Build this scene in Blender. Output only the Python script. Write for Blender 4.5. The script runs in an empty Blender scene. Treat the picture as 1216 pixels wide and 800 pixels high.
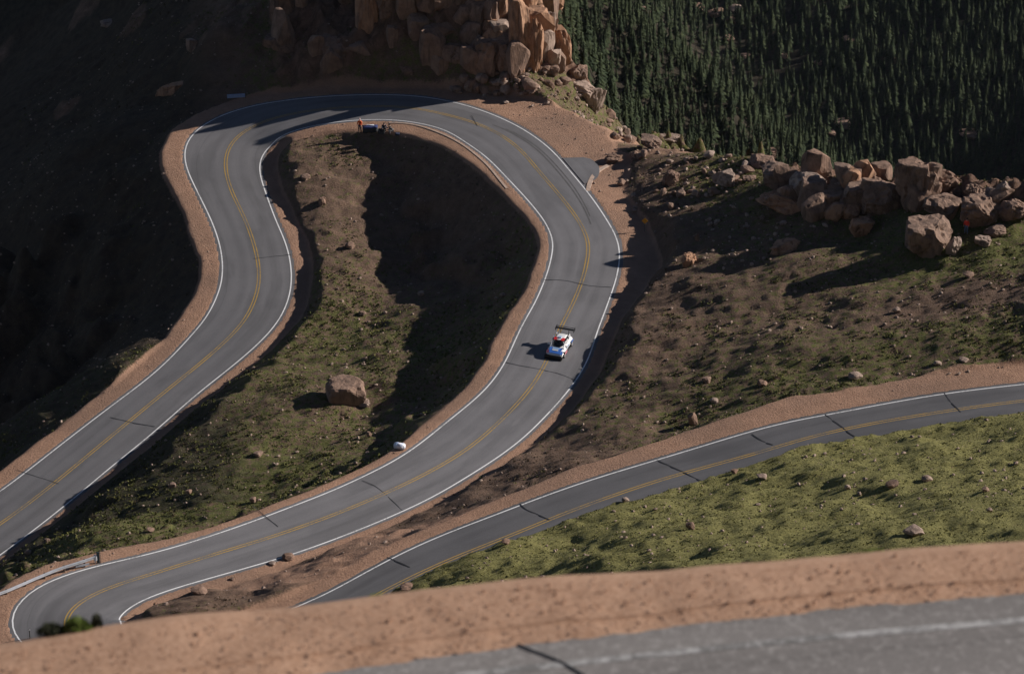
import bpy, bmesh, math, random
import numpy as np
from mathutils import Vector, Matrix
R = math.radians
rng = np.random.default_rng(7)
random.seed(7)
sc = bpy.context.scene
COL = sc.collection

# ------------------------------------------------------------------ camera, sky, sun, exposure
F, CX, CY, PITCH, CAMZ = 3850.0, 608.0, 400.0, R(31.0), 165.0
cam = bpy.data.cameras.new('camera')
cam.sensor_width = 36.0
cam.lens = 36.0 * F / 1216.0
cam.clip_start, cam.clip_end = 1.0, 6000.0
cam.dof.use_dof = True
cam.dof.focus_distance = 320.0
cam.dof.aperture_fstop = 1.7
camo = bpy.data.objects.new('camera', cam)
COL.objects.link(camo)
camo.location = (0, 0, CAMZ)
camo.rotation_euler = (R(90) - PITCH, 0, 0)
sc.camera = camo

SUN_EL, SUN_AZ = R(24.5), R(16.0)          # azimuth measured from +X towards +Y
sun_dir = Vector((math.cos(SUN_EL) * math.cos(SUN_AZ), math.cos(SUN_EL) * math.sin(SUN_AZ), math.sin(SUN_EL)))
world = bpy.data.worlds.new('World')
sc.world = world
world.use_nodes = True
wn = world.node_tree.nodes
sky = wn.new('ShaderNodeTexSky')
sky.sky_type = 'NISHITA'
sky.sun_disc = False
sky.sun_elevation = SUN_EL
sky.sun_rotation = R(90) - SUN_AZ
sky.altitude = 3500
sky.air_density = 0.8
sky.dust_density = 0.3
wn['Background'].inputs[1].default_value = 0.05
world.node_tree.links.new(sky.outputs[0], wn['Background'].inputs[0])
sl = bpy.data.lights.new('sun', 'SUN')
sl.energy = 5.0
sl.angle = R(0.5)
sl.color = (1.0, 0.93, 0.84)
so = bpy.data.objects.new('sun', sl)
COL.objects.link(so)
so.rotation_euler = sun_dir.to_track_quat('Z', 'Y').to_euler()
sc.view_settings.view_transform = 'Standard'
sc.view_settings.look = 'None'
sc.view_settings.exposure = 0.28
sc.view_settings.gamma = 1.0

# ------------------------------------------------------------------ helpers
sP, cP = math.sin(PITCH), math.cos(PITCH)
def ray(px, py):
    dx, dy, dz = (px - CX) / F, -(py - CY) / F, -1.0
    return np.array([dx, dy * sP + cP, dy * cP - sP])
def W(px, py, z):
    """the point of height z that lies behind this spot of the photograph"""
    d = ray(px, py)
    t = (z - CAMZ) / d[2]
    return np.array([d[0] * t, d[1] * t, z])
def PX(p):
    """metres to photograph coordinates"""
    x, y, z = p[0], p[1], p[2] - CAMZ
    dep = y * cP - z * sP
    up = y * sP + z * cP
    return CX + F * x / dep, CY - F * up / dep, F / dep

def tag(o, label=None, cat=None, group=None, kind=None):
    if label: o['label'] = label
    if cat: o['category'] = cat
    if group: o['group'] = group
    if kind: o['kind'] = kind
    return o
def link(o, parent=None):
    COL.objects.link(o)
    if parent is not None: o.parent = parent
    return o
def empty(name, loc=(0, 0, 0), rz=0.0, s=1.0):
    o = bpy.data.objects.new(name, None)
    o.location = loc; o.rotation_euler = (0, 0, rz); o.scale = (s, s, s)
    o.empty_display_size = 0.2
    return link(o)
def npmesh(name, v, f, mat=None, smooth=False, attrs=None, uvs=None):
    v = np.asarray(v, dtype=np.float32); f = np.asarray(f, dtype=np.int32)
    me = bpy.data.meshes.new(name)
    k = f.shape[1]
    me.vertices.add(len(v)); me.vertices.foreach_set('co', v.ravel())
    me.loops.add(f.size); me.loops.foreach_set('vertex_index', f.ravel())
    me.polygons.add(len(f))
    me.polygons.foreach_set('loop_start', np.arange(0, f.size, k, dtype=np.int32))
    me.polygons.foreach_set('use_smooth', np.full(len(f), smooth))
    me.update(calc_edges=True)
    if attrs:
        for a, arr in attrs.items():
            at = me.attributes.new(a, 'FLOAT', 'POINT')
            at.data.foreach_set('value', np.asarray(arr, dtype=np.float32).ravel())
    if uvs is not None:
        ul = me.uv_layers.new(name='UVMap')
        ul.data.foreach_set('uv', np.asarray(uvs, dtype=np.float32)[f.ravel()].ravel())
    if mat: me.materials.append(mat)
    return me
def obj(name, me, parent=None):
    return link(bpy.data.objects.new(name, me), parent)
def bmesh_mesh(name, bm, mat, smooth=False, bevel=0):
    me = bpy.data.meshes.new(name)
    bm.to_mesh(me); bm.free()
    for p in me.polygons: p.use_smooth = smooth
    if mat: me.materials.append(mat)
    return me
def box(bm, c, s, rot=None):
    m = Matrix.Translation(c) @ (rot.to_4x4() if rot else Matrix.Identity(4)) @ Matrix.Diagonal((s[0], s[1], s[2], 1))
    return bmesh.ops.create_cube(bm, size=1.0, matrix=m)['verts']
def cyl(bm, c, r, h, rot=None, n=10, r2=None):
    m = Matrix.Translation(c) @ (rot.to_4x4() if rot else Matrix.Identity(4))
    return bmesh.ops.create_cone(bm, cap_ends=True, segments=n, radius1=r, radius2=r if r2 is None else r2, depth=h, matrix=m)['verts']

def _hash(ix, iy, seed):
    h = (ix.astype(np.int64) * 374761393 + iy.astype(np.int64) * 668265263 + seed * 1442695041) & 0xFFFFFFFF
    h = ((h ^ (h >> 13)) * 1274126177) & 0xFFFFFFFF
    return ((h ^ (h >> 16)) & 0xFFFFFF) / float(0xFFFFFF)
def vnoise(x, y, seed=0):
    x0 = np.floor(x); y0 = np.floor(y)
    fx = x - x0; fy = y - y0
    fx = fx * fx * (3 - 2 * fx); fy = fy * fy * (3 - 2 * fy)
    a = _hash(x0, y0, seed); b = _hash(x0 + 1, y0, seed); c = _hash(x0, y0 + 1, seed); d = _hash(x0 + 1, y0 + 1, seed)
    return (a * (1 - fx) + b * fx) * (1 - fy) + (c * (1 - fx) + d * fx) * fy
def fbm(x, y, sc_, oct_=4, seed=0, gain=0.5):
    s = 0; a = 1; t = 0; f = 1.0 / sc_
    for i in range(oct_):
        ca, sa = math.cos(i * 1.1), math.sin(i * 1.1)
        s = s + a * vnoise((x * ca - y * sa) * f, (x * sa + y * ca) * f, seed + i * 17); t += a
        a *= gain; f *= 2.03
    return s / t * 2 - 1
def smooth01(x, a, b):
    t = np.clip((x - a) / (b - a), 0, 1)
    return t * t * (3 - 2 * t)

# ------------------------------------------------------------------ materials
def mat_new(name):
    m = bpy.data.materials.new(name); m.use_nodes = True
    nt = m.node_tree; nt.nodes.clear()
    out = nt.nodes.new('ShaderNodeOutputMaterial'); b = nt.nodes.new('ShaderNodeBsdfPrincipled')
    nt.links.new(b.outputs[0], out.inputs[0])
    return m, nt, b
class NT:
    def __init__(s, nt, coord='Object'):
        s.nt = nt; s.tc = nt.nodes.new('ShaderNodeTexCoord'); s.co = s.tc.outputs[coord]
    def L(s, a, b): s.nt.links.new(a, b)
    def noise(s, scale, detail=4, rough=0.55, vec=None, dist=0.0):
        n = s.nt.nodes.new('ShaderNodeTexNoise'); n.inputs['Scale'].default_value = scale
        n.inputs['Detail'].default_value = detail; n.inputs['Roughness'].default_value = rough; n.inputs['Distortion'].default_value = dist
        s.L(vec or s.co, n.inputs['Vector']); return n.outputs[0]
    def voro(s, scale, feature='F1', vec=None):
        n = s.nt.nodes.new('ShaderNodeTexVoronoi'); n.inputs['Scale'].default_value = scale; n.feature = feature
        s.L(vec or s.co, n.inputs['Vector']); return n.outputs[0]
    def mapping(s, scale, vec=None):
        n = s.nt.nodes.new('ShaderNodeMapping'); n.inputs['Scale'].default_value = scale
        s.L(vec or s.co, n.inputs['Vector']); return n.outputs[0]
    def attr(s, name):
        n = s.nt.nodes.new('ShaderNodeAttribute'); n.attribute_name = name; return n.outputs['Fac']
    def ramp(s, v, a, b, c0=0.0, c1=1.0):
        n = s.nt.nodes.new('ShaderNodeMapRange'); n.clamp = True
        for i, x in enumerate((a, b, c0, c1)): n.inputs[i + 1].default_value = x
        s.L(v, n.inputs[0]); return n.outputs[0]
    def math(s, op, a, b=None):
        n = s.nt.nodes.new('ShaderNodeMath'); n.operation = op
        for i, x in enumerate((a, b)):
            if x is None: continue
            if isinstance(x, (int, float)): n.inputs[i].default_value = x
            else: s.L(x, n.inputs[i])
        return n.outputs[0]
    def mix(s, fac, a, b):
        n = s.nt.nodes.new('ShaderNodeMix'); n.data_type = 'RGBA'
        for k, x in ((0, fac), (6, a), (7, b)):
            if isinstance(x, (int, float)): n.inputs[k].default_value = x
            elif isinstance(x, tuple): n.inputs[k].default_value = (*x, 1.0)
            else: s.L(x, n.inputs[k])
        return n.outputs[2]
    def bump(s, h, strength, dist, b, prev=None):
        n = s.nt.nodes.new('ShaderNodeBump'); n.inputs['Strength'].default_value = strength; n.inputs['Distance'].default_value = dist
        s.L(h, n.inputs['Height'])
        if prev is not None: s.L(prev, n.inputs['Normal'])
        s.L(n.outputs[0], b.inputs['Normal']); return n.outputs[0]
def simple_mat(name, c, rough=0.6, metal=0.0, var=0.15, scale=6.0, bump=0.0, coat=0.0):
    m, nt, b = mat_new(name); t = NT(nt)
    n = t.noise(scale, 5)
    dark = tuple(x * (1 - var) for x in c); lite = tuple(min(1, x * (1 + var)) for x in c)
    t.L(t.mix(t.ramp(n, .3, .7), dark, lite), b.inputs['Base Color'])
    b.inputs['Roughness'].default_value = rough; b.inputs['Metallic'].default_value = metal
    b.inputs['Coat Weight'].default_value = coat
    if bump: t.bump(n, 0.5, bump, b)
    return m

def ground_material():
    m, nt, b = mat_new('hillside_ground'); t = NT(nt)
    big = t.noise(.12, 5, .6); mid = t.noise(.9, 6, .65); fine = t.noise(5.0, 6, .7); vf = t.noise(22, 4, .7)
    gravel = t.mix(t.ramp(mid, .3, .7), (.26, .142, .095), (.39, .225, .155))
    gravel = t.mix(t.ramp(vf, .35, .75), gravel, t.mix(.5, gravel, (.62, .42, .30)))
    gravel = t.mix(t.ramp(big, .42, .62, 0, .45), gravel, (.20, .135, .105))
    soil = t.mix(t.ramp(mid, .3, .7), (.092, .062, .047), (.20, .130, .093))
    soil = t.mix(t.ramp(fine, .5, .8, 0, .8), soil, (.28, .18, .14))
    g1 = t.mix(t.ramp(mid, .35, .65), (.050, .058, .018), (.112, .115, .038))
    grass = t.mix(t.ramp(fine, .4, .7), g1, (.17, .165, .058))
    gm = t.attr('grass')
    # patchy cover: the grass attribute sets how much of the noise is green
    cover = t.math('ADD', t.math('MULTIPLY', gm, 1.25), t.math('MULTIPLY', t.math('SUBTRACT', t.noise(1.7, 6, .7), .5), 2.6))
    cover = t.ramp(cover, .42, .72)
    grass = t.mix(t.attr('dry'), grass, t.mix(t.ramp(fine, .3, .65), (.11, .108, .034), (.28, .255, .10)))
    col = t.mix(cover, soil, grass)
    col = t.mix(t.attr('duff_shade'), col, t.mix(t.ramp(mid, .35, .65), (.022, .020, .015), (.050, .042, .030)))
    gr = t.math('ADD', t.attr('gravel'), t.math('MULTIPLY', t.math('SUBTRACT', fine, .5), .55))
    col = t.mix(t.ramp(gr, .4, .62), col, gravel)
    rk = t.mix(t.ramp(mid, .3, .7), (.10, .06, .045), (.27, .165, .12))
    rk = t.mix(t.ramp(t.noise(1.1, 5, .6, t.mapping((1, 1, .25)), .8), .5, .62, 0, .7), rk, (.07, .045, .035))
    col = t.mix(t.ramp(t.math('ADD', t.attr('rocky'), t.math('MULTIPLY', t.math('SUBTRACT', mid, .5), .8)), .35, .6), col, rk)
    t.L(col, b.inputs['Base Color'])
    b.inputs['Roughness'].default_value = .95
    b.inputs['Specular IOR Level'].default_value = .15
    n1 = t.bump(fine, 1.0, .22, b); t.bump(vf, .8, .04, b, n1)
    return m
def asphalt_material(name='asphalt', scale=1.0, base=(.138, .134, .143)):
    m, nt, b = mat_new(name); t = NT(nt)
    uv = t.tc.outputs['UV']
    sep = nt.nodes.new('ShaderNodeSeparateXYZ'); t.L(uv, sep.inputs[0])
    u = sep.outputs[0]
    # wheel tracks, polished a little paler than the rest: |u| near .8 m and 2.5 m from the centre
    au = t.math('ABSOLUTE', u)
    tr = t.math('ABSOLUTE', t.math('SUBTRACT', t.math('ABSOLUTE', t.math('SUBTRACT', au, 1.75)), .85))
    track = t.ramp(tr, 0.05, .75, 1, 0)
    streak = t.noise(1.0, 5, .6, t.mapping((1.6, .05, 1), uv))
    patch = t.noise(.16, 4, .6); fine = t.noise(6 * scale, 6, .75); vf = t.noise(60 * scale, 3, .8)
    c = t.mix(t.ramp(patch, .35, .65), tuple(x * .82 for x in base), tuple(x * 1.12 for x in base))
    c = t.mix(t.ramp(streak, .4, .7, 0, .45), c, tuple(x * 1.45 for x in base))
    c = t.mix(t.math('MULTIPLY', track, .30), c, tuple(x * 1.6 for x in base))
    c = t.mix(t.ramp(fine, .45, .75, 0, .35), c, tuple(x * .6 for x in base))
    c = t.mix(t.ramp(vf, .5, .8, 0, .5), c, tuple(x * 1.9 for x in base))
    v_ = sep.outputs[1]
    c = t.mix(t.ramp(t.noise(.9, 4, .6, t.mapping((.35, .07, 1), uv)), .52, .60, 0, .35), c, tuple(x * .62 for x in base))
    ln = t.math('ABSOLUTE', t.math('SUBTRACT', au, t.math('ADD', 3.05, t.math('MULTIPLY', t.noise(.15, 2), .5))))
    c = t.mix(t.ramp(ln, .0, .05, .45, 0), c, tuple(x * .45 for x in base))
    if name != 'asphalt':
        g_ = t.noise(26, 5, .8)
        c = t.mix(t.ramp(g_, .35, .65, .55, 0), c, tuple(x * .45 for x in base))
        c = t.mix(t.ramp(t.noise(9, 5, .7), .5, .72, 0, .6), c, (.42, .40, .39))
    if name == 'asphalt':     # first and last stretches of the road mixed darker
        c = t.mix(t.ramp(v_, TONE_AT[0], TONE_AT[0] + 6, .30, 0), c, t.mix(.62, c, (.03, .032, .038)))
        c = t.mix(t.ramp(v_, TONE_AT[1], TONE_AT[1] + 5, 0, .58), c, t.mix(.62, c, (.03, .032, .038)))
    t.L(c, b.inputs['Base Color'])
    b.inputs['Roughness'].default_value = .78
    b.inputs['Specular IOR Level'].default_value = .3
    t.bump(vf, .5, .006, b)
    return m
def paint_material(name, c, worn=(.13, .125, .12), wear=.5, rough=.6):
    m, nt, b = mat_new(name); t = NT(nt)
    n = t.noise(7, 6, .75); n2 = t.noise(.35, 3, .6)
    k = t.math('ADD', n, t.math('MULTIPLY', t.math('SUBTRACT', n2, .5), .5))
    t.L(t.mix(t.ramp(k, wear + .02, wear + .2, 0, .85), c, worn), b.inputs['Base Color'])
    b.inputs['Roughness'].default_value = rough
    return m
def rock_material(name, a, b_, dark):
    m, nt, b = mat_new(name); t = NT(nt)
    oi = nt.nodes.new('ShaderNodeObjectInfo')
    geo = nt.nodes.new('ShaderNodeNewGeometry')
    pos = geo.outputs['Position']
    n = t.noise(.8, 6, .65, pos); f = t.noise(4.5, 6, .75, pos); v = t.noise(1.4, 5, .6, t.mapping((1, 1, .22), pos), .8)
    c = t.mix(t.ramp(n, .32, .68), a, b_)
    c = t.mix(t.ramp(v, .50, .66, 0, .75), c, dark)
    c = t.mix(t.ramp(f, .55, .8, 0, .6), c, tuple(min(1, x * 1.3) for x in b_))
    c = t.mix(t.ramp(oi.outputs['Random'], 0, 1, 0, .35), c, t.mix(.5, c, (.30, .25, .22)))
    t.L(c, b.inputs['Base Color'])
    b.inputs['Roughness'].default_value = .92
    b.inputs['Specular IOR Level'].default_value = .2
    n1 = t.bump(v, .9, .18, b); t.bump(f, .8, .07, b, n1)
    return m
M = {}
M['ground'] = ground_material()
TONE_AT = (88.0, 250.0)
M['asphalt'] = asphalt_material()
M['asphalt_near'] = asphalt_material('asphalt_near', 1.6, (.235, .218, .212))
M['white_line'] = paint_material('white_line_paint', (.78, .78, .80), wear=.49)
M['white_worn'] = paint_material('worn_white_paint', (.42, .41, .41), wear=.42)
M['yellow_line'] = paint_material('yellow_line_paint', (.44, .27, .05), wear=.42)
M['tar'] = simple_mat('tar_seam', (.022, .022, .025), .6)
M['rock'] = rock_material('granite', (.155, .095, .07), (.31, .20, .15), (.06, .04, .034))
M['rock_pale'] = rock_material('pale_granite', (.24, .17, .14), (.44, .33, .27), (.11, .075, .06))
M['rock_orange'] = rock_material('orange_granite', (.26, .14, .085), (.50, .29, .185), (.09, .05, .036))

# ------------------------------------------------------------------ the road, traced as centre and edge lines
#  yellow centre line: x, y in the photograph, height in metres
CEN = [(-150,728,-12.6),(-70,668,-12.2),(0,622,-11.8),(55,581,-11.5),(105,540,-11.1),(131.6,518,-10.9),(197,464,-10.4),(250,421,-10),(289.5,382,-9.6),(306,345.5,-9.3),(307.6,319,-9.0),
 (302.6,293,-8.7),(291,260,-8.3),(276,230,-7.9),(268,204,-7.5),(268,184,-7.2),(278,164.5,-6.9),(302.6,148,-6.4),(339,136.5,-5.8),(400,128,-5.0),(475.7,126.6,-4.2),
 (531.6,136.5,-3.6),(577.6,151,-3.0),(614,174,-2.5),(643,207,-2.0),(666,233.6,-1.6),(686,260,-1.2),(697.7,283,-1.0),(698.7,299.5,-.8),(692.8,329,-.5),(679.6,362,-.3),
 (666,388,0),(648,431,.3),(630,460.7,.5),(607,487,.7),(574,518,1.0),(544.7,540,1.25),(498.7,566,1.6),(449,589,1.9),(400,609.5,2.2),(329,635,2.6),(263,655,2.95),(184,680,3.35),
 (131.6,696,3.6),(98.7,711,3.8),(80.6,724,3.95),(75.7,734,4.05),(80,756,4.25),(112,782,4.6),(180,797,5.0),(270,783,5.4),(340,755,5.7),(400,731,5.95),(466,696,6.3),(531.6,665,6.6),
 (610.5,633.8,7.0),(663,612,7.2),(729,587.7,7.5),(800,564.7,7.8),(891,540,8.3),(957.4,520,8.7),(1013,507,9.0),(1079,495,9.3),(1145,484.7,9.6),(1216,475.5,9.9),(1300,467,10.2),(1400,459,10.6),(1560,448,11.2)]
LEFT = [(-150,693),(-70,629),(0,583),(42,551),(82,520),(131.6,482),(184,442.6),(224,401),(247,372),(261.5,339),(264,312.6),(260,286),(250,260),(237,230),(227,210.5),(219.7,187.5),(222,168),
 (233.5,151),(260,138),(296,126.6),(345,118),(398,113),(459,112),(508.5,115),(548,122),(591,138),(623.7,154.6),(656.6,179),(679.6,205.6),(702.6,233.6),(719.5,260),(732,283),(736,303),
 (732,329),(720.7,362),(709,395),(697.7,428),(679.6,457),(656.6,483.7),(623.7,518),(594,540),(558,563),(515,589),(466,612),(400,638.7),(348.7,656.8),(296,673),(230,691),(184,704.5),
 (158,717.6),(144.7,731),(150,748),(180,762),(250,758),(310,737),(355,717.6),(400,698),(466,661.7),(531.6,632),(618.7,599),(696,571),(800,540),(868.6,518),(928,502),(980.5,493),(1046,480),
 (1122,467),(1216,456),(1300,448),(1400,440),(1560,430)]
RIGHT = [(-150,775),(-70,712),(0,658),(26,638.7),(70,605),(144.7,543),(174,520),(230,470.5),(283,428),(312.5,401),(335.5,372),(345,342),(345,316),(339,286),(325.7,260),(316,227),(308.6,207),(309,191),
 (319,174),(345,158),(398,145.5),(455,143),(518,151),(548,168),(577.6,187.5),(610.5,220),(645,260),(655,283),(655,303),(646.7,332),(633.6,362),(617,391.6),(597,434),(571,467),(538,493.6),
 (505,520),(479,540),(445,558),(400,579.5),(329,607),(256.6,633.8),(197,652),(158,661.7),(98.7,676.5),(59,691),(29,704.5),(10,718),(3,734),(10,748),(28,761),(78,792),(150,818),
 (250,815),(350,785),(420,745),(500,707),(600,668),(700,628),(800,591),(891,563),(1013,527),(1110,509),(1216,495),(1300,487),(1400,478),(1560,466)]

def catmull(P, n):
    P = np.asarray(P, float)
    Q = np.vstack([2 * P[0] - P[1], P, 2 * P[-1] - P[-2]])
    out = []
    for i in range(1, len(Q) - 2):
        p0, p1, p2, p3 = Q[i - 1], Q[i], Q[i + 1], Q[i + 2]
        for k in range(n):
            t = k / n
            out.append(.5 * ((2 * p1) + (-p0 + p2) * t + (2 * p0 - 5 * p1 + 4 * p2 - p3) * t * t + (-p0 + 3 * p1 - 3 * p2 + p3) * t ** 3))
    out.append(P[-1])
    return np.array(out)
def gsm(a, s, it=1):
    k = np.exp(-.5 * (np.arange(-3 * s, 3 * s + 1) / s) ** 2); k /= k.sum()
    for _ in range(it):
        b = np.pad(a, (3 * s, 3 * s), mode='reflect', reflect_type='odd'); a = np.convolve(b, k, 'valid')
    return a
def resample(P, step):
    d = np.r_[0, np.cumsum(np.linalg.norm(np.diff(P[:, :2], axis=0), axis=1))]
    n = int(d[-1] / step)
    s = np.linspace(0, d[-1], n + 1)
    return np.stack([np.interp(s, d, P[:, i]) for i in range(P.shape[1])], 1), s
cpx = catmull(CEN, 8)
cw = np.array([W(*p) for p in cpx])
cw, cs = resample(cw, .6)
for i in range(3): cw[:, i] = gsm(cw[:, i], 3)
NC = len(cw)
tan = np.gradient(cw[:, :2], axis=0); tan /= np.linalg.norm(tan, axis=1)[:, None]
nor = np.stack([-tan[:, 1], tan[:, 0]], 1)          # to the left of travel
cen_px = np.array([PX(p)[:2] for p in cw])
def edge_world(E):
    e = catmull([(x, y) for x, y in E], 8)
    out = []; idx = 0
    for i, (x, y) in enumerate(e):      # follow the centre line along, so that the loops do not mix
        lo, hi = max(0, idx - 6), min(NC, idx + 40)
        d = (cen_px[lo:hi, 0] - x) ** 2 + ((cen_px[lo:hi, 1] - y) * 1.7) ** 2
        idx = lo + int(np.argmin(d))
        out.append(W(x, y, cw[idx, 2]))
    return np.array(out)
def edge_offset(E, side):
    ew = edge_world(E)[:, :2]
    a, b = ew[:-1], ew[1:]
    off = np.full(NC, np.nan)
    for i in range(NC):
        c = cw[i, :2]; n = nor[i] * side
        # ray c + t n against segments
        r = b - a
        den = n[0] * r[:, 1] - n[1] * r[:, 0]
        den = np.where(abs(den) < 1e-9, 1e-9, den)
        ac = a - c
        t = (ac[:, 0] * r[:, 1] - ac[:, 1] * r[:, 0]) / den
        u = (ac[:, 0] * n[1] - ac[:, 1] * n[0]) / den
        ok = (u >= 0) & (u <= 1) & (t > 1.2) & (t < 7)
        if ok.any(): off[i] = t[ok].min()
    ix = np.arange(NC); good = ~np.isnan(off)
    off = np.interp(ix, ix[good], off[good])
    return gsm(off, 4)
WL = edge_offset(LEFT, 1); WR = edge_offset(RIGHT, -1)
def s_at(px, py, lo=0, hi=None):
    d = np.hypot(cen_px[:, 0] - px, (cen_px[:, 1] - py) * 1.7)
    return int(np.argmin(d))
# shoulder widths beyond the asphalt (metres), left and right of travel, at chosen centre points
def profile(keys):
    ks = sorted((s_at(x, y), v) for x, y, v in keys)
    return gsm(np.interp(np.arange(NC), [k for k, _ in ks], [v for _, v in ks]), 8)
SHL = profile([(0,622,1.9),(197,464,1.8),(289,382,2.2),(307,319,1.9),(291,260,1.8),(268,190,2.2),(302,148,2.4),(400,128,1.2),(475,127,1.5),(531,136,2.5),(577,151,6.5),(614,174,8.5),(643,207,7.0),(666,233,2.0),
               (686,260,3.0),(697,290,4.2),(692,329,3.0),(683,352,1.6),(666,388,.9),(630,460,1.3),(574,518,1.0),(498,566,.8),(400,609,.9),(184,680,1.0),(80,724,1.2),(180,797,1.0),(466,696,1.4),(610,634,1.2),(800,564,2.4),(957,520,3.2),(1216,475,3.2)])
SHR = profile([(0,622,.5),(131,518,.6),(197,464,.9),(289,382,1.3),(307,319,1.9),(291,260,1.6),(268,204,1.2),(302,148,1.0),(400,128,1.4),(475,127,2.6),(531,136,2.6),(577,151,1.9),(643,207,1.2),(686,260,.8),(692,329,.9),
               (666,388,1.7),(630,460,1.5),(574,518,1.1),(498,566,.8),(400,609,.8),(263,655,.9),(184,680,1.2),(140,694,1.7),(98,711,2.4),(75,734,3.2),(180,797,1.5),(466,696,.8),(663,612,.5),(957,520,.5),(1216,475,.5)])
ASL = .45; 
AL = WL + ASL; AR = WR + ASL

# ------------------------------------------------------------------ the ground: control heights, then cut and fill beside the road
ctrl = []
def cp(px, py, z): ctrl.append(W(px, py, z))
def cw_(x, y, z): ctrl.append(np.array([x, y, z], float))
for a in [ # inside the big loop
 (345,205,-7.0),(375,185,-6.6),(430,185,-6.6),(480,210,-7.4),(380,250,-7.4),(450,260,-7.9),(540,260,-8.6),(380,330,-7.9),(400,330,-7.8),(480,330,-8.3),(560,310,-8.4),(410,400,-7.5),(500,400,-6.5),(375,450,-5.9),(470,450,-5.9),(352,472,-5.6),
 (440,500,-5.5),(300,532,-4.2),(380,530,-4.9),(235,585,-3.2),(300,575,-3.6),(150,634,-2.8),(220,620,-3.6),(70,660,-3.6),(120,650,-3.2),(0,690,-3.8),(30,690,-2.2),(-80,720,-6.5),(-90,760,-2.5),(-250,760,-14),
 # right of the middle leg
 (700,180,-2.3),(725,165,-2.6),(740,200,-1.6),(770,210,-.6),(760,240,-.2),(760,300,.8),(770,350,2.0),(740,400,2.3),(715,460,2.2),(690,500,2.0),(650,540,2.2),(830,230,.8),(820,300,2.4),(820,370,3.0),(800,430,3.4),(780,480,3.8),
 (720,520,4.2),(900,240,2.6),(900,310,3.9),(900,380,4.8),(880,440,5.2),(850,490,6.0),(1000,280,5.4),(1000,350,6.3),(1000,420,7.2),(1100,300,7.6),(1100,360,8.3),(1100,420,9.0),(1216,270,9.3),(1216,340,10.2),(1216,410,10.6),
 (1400,300,13.5),(1400,400,14),(1600,400,18),(1600,250,16),
 (870,190,1.0),(900,193,1.4),(800,178,-.8),(960,207,2.6),(1050,215,4.6),(1130,225,6.3),(1216,240,8.0),(1300,240,9.5),
 # bank between the middle leg and the right road
 (560,600,3.4),(480,640,3.2),(620,560,3.3),(380,680,3.9),(300,710,4.2),(230,735,4.5),
 # hill behind the top bend
 (300,104,-5.6),(200,125,-11),(350,92,-3.6),(430,98,-3.6),(510,98,-3.3),(580,100,-2.9),(640,118,-2.6),(690,140,-2.7)]: cp(*a)
bx, by, bz = W(600, 92, -2.4)
for dx, dy, dz in [(-1,4,5.5),(-2,12,10.5),(-4,30,21),(-6,60,40),(-8,110,52),(5,4,1.2),(4.5,12,-4),(5,30,-20),(6,60,-38),(9,4,-2.6),(14,14,-12),(18,40,-32),(25,80,-60),(35,140,-100),(2,110,-40),
                   (-9,4,4.5),(-12,9,6.5),(-14,20,13),(-20,50,18),(-30,110,36),(-22,7,1.5),(-27,26,6),(-34,60,10),(-46,120,14),(-36,10,-.8),(-44,30,-6),(-56,60,-14),(-70,120,-18),(-48,4,-9),(-62,30,-22),(-82,60,-36),(-100,120,-48)]:
    cw_(bx + dx, by + dy, bz + dz)
# steep fall to the left of the left leg
for px, py, z in [(219,190,-7.6),(250,260,-8.6),(264,312,-9.2),(247,372,-9.8),(184,442,-10.6),(82,520,-11.3),(0,583,-11.9),(-150,693,-12.6)]:
    x, y, _ = W(px, py, z)
    for d in (9, 22, 50, 110, 220):
        k = .75 if py < 400 else .7
        cw_(x - d * .93, y + d * (.05 if py < 330 else .32), z - (d - 3) * k * (1 if d < 60 else .85))
# the slope that climbs from the right road towards the camera
for px, py, z, bk in [(470,715,6.4,5.2),(560,685,6.8,4.8),(650,655,7.2,3.7),(760,607,7.7,3.6),(891,567,8.2,2.6),(1013,532,8.9,1.9),(1110,514,9.4,1.7),(1216,500,9.8,1.7),(1400,483,10.6,1.7)]:
    x, y, _ = W(px, py, z)
    for d, h in ((2.5 + bk * .35, bk + .6), (15, 4.6 + bk), (30, 11 + bk), (50, 20 + bk * .7)):
        cw_(x + .0 * d, y - d, z + h * (1.0 if px > 600 else .95))
for x in (-120, -70, -30, 10, 50, 110, 200):
    k = .55 if x < -40 else 1.0
    for y, z in ((180, 27), (140, 50), (100, 78), (70, 101), (45, 122), (20, 148), (0, 155), (-60, 185)):
        cw_(x, y, z * (1 if y < 120 else (.8 if x < -40 else 1)) )
for x, y, z in ((-80, 215, -4), (-60, 215, 1), (-38, 212, 6), (-20, 205, 11), (-110,230,-10), (-160,240,-40)): cw_(x, y, z)
# behind the ridge: down to the valley
for px, py, z in [(730,158,-2.8),(800,178,-.9),(870,190,.8),(960,206,2.4),(1050,214,4.4),(1130,224,6.2),(1216,238,7.8),(1400,238,12)]:
    x, y, _ = W(px, py, z)
    for d, h in ((4, -2.6), (12, -11), (40, -42), (100, -90)):
        cw_(x + d * .1, y + d, z + h)
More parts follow.
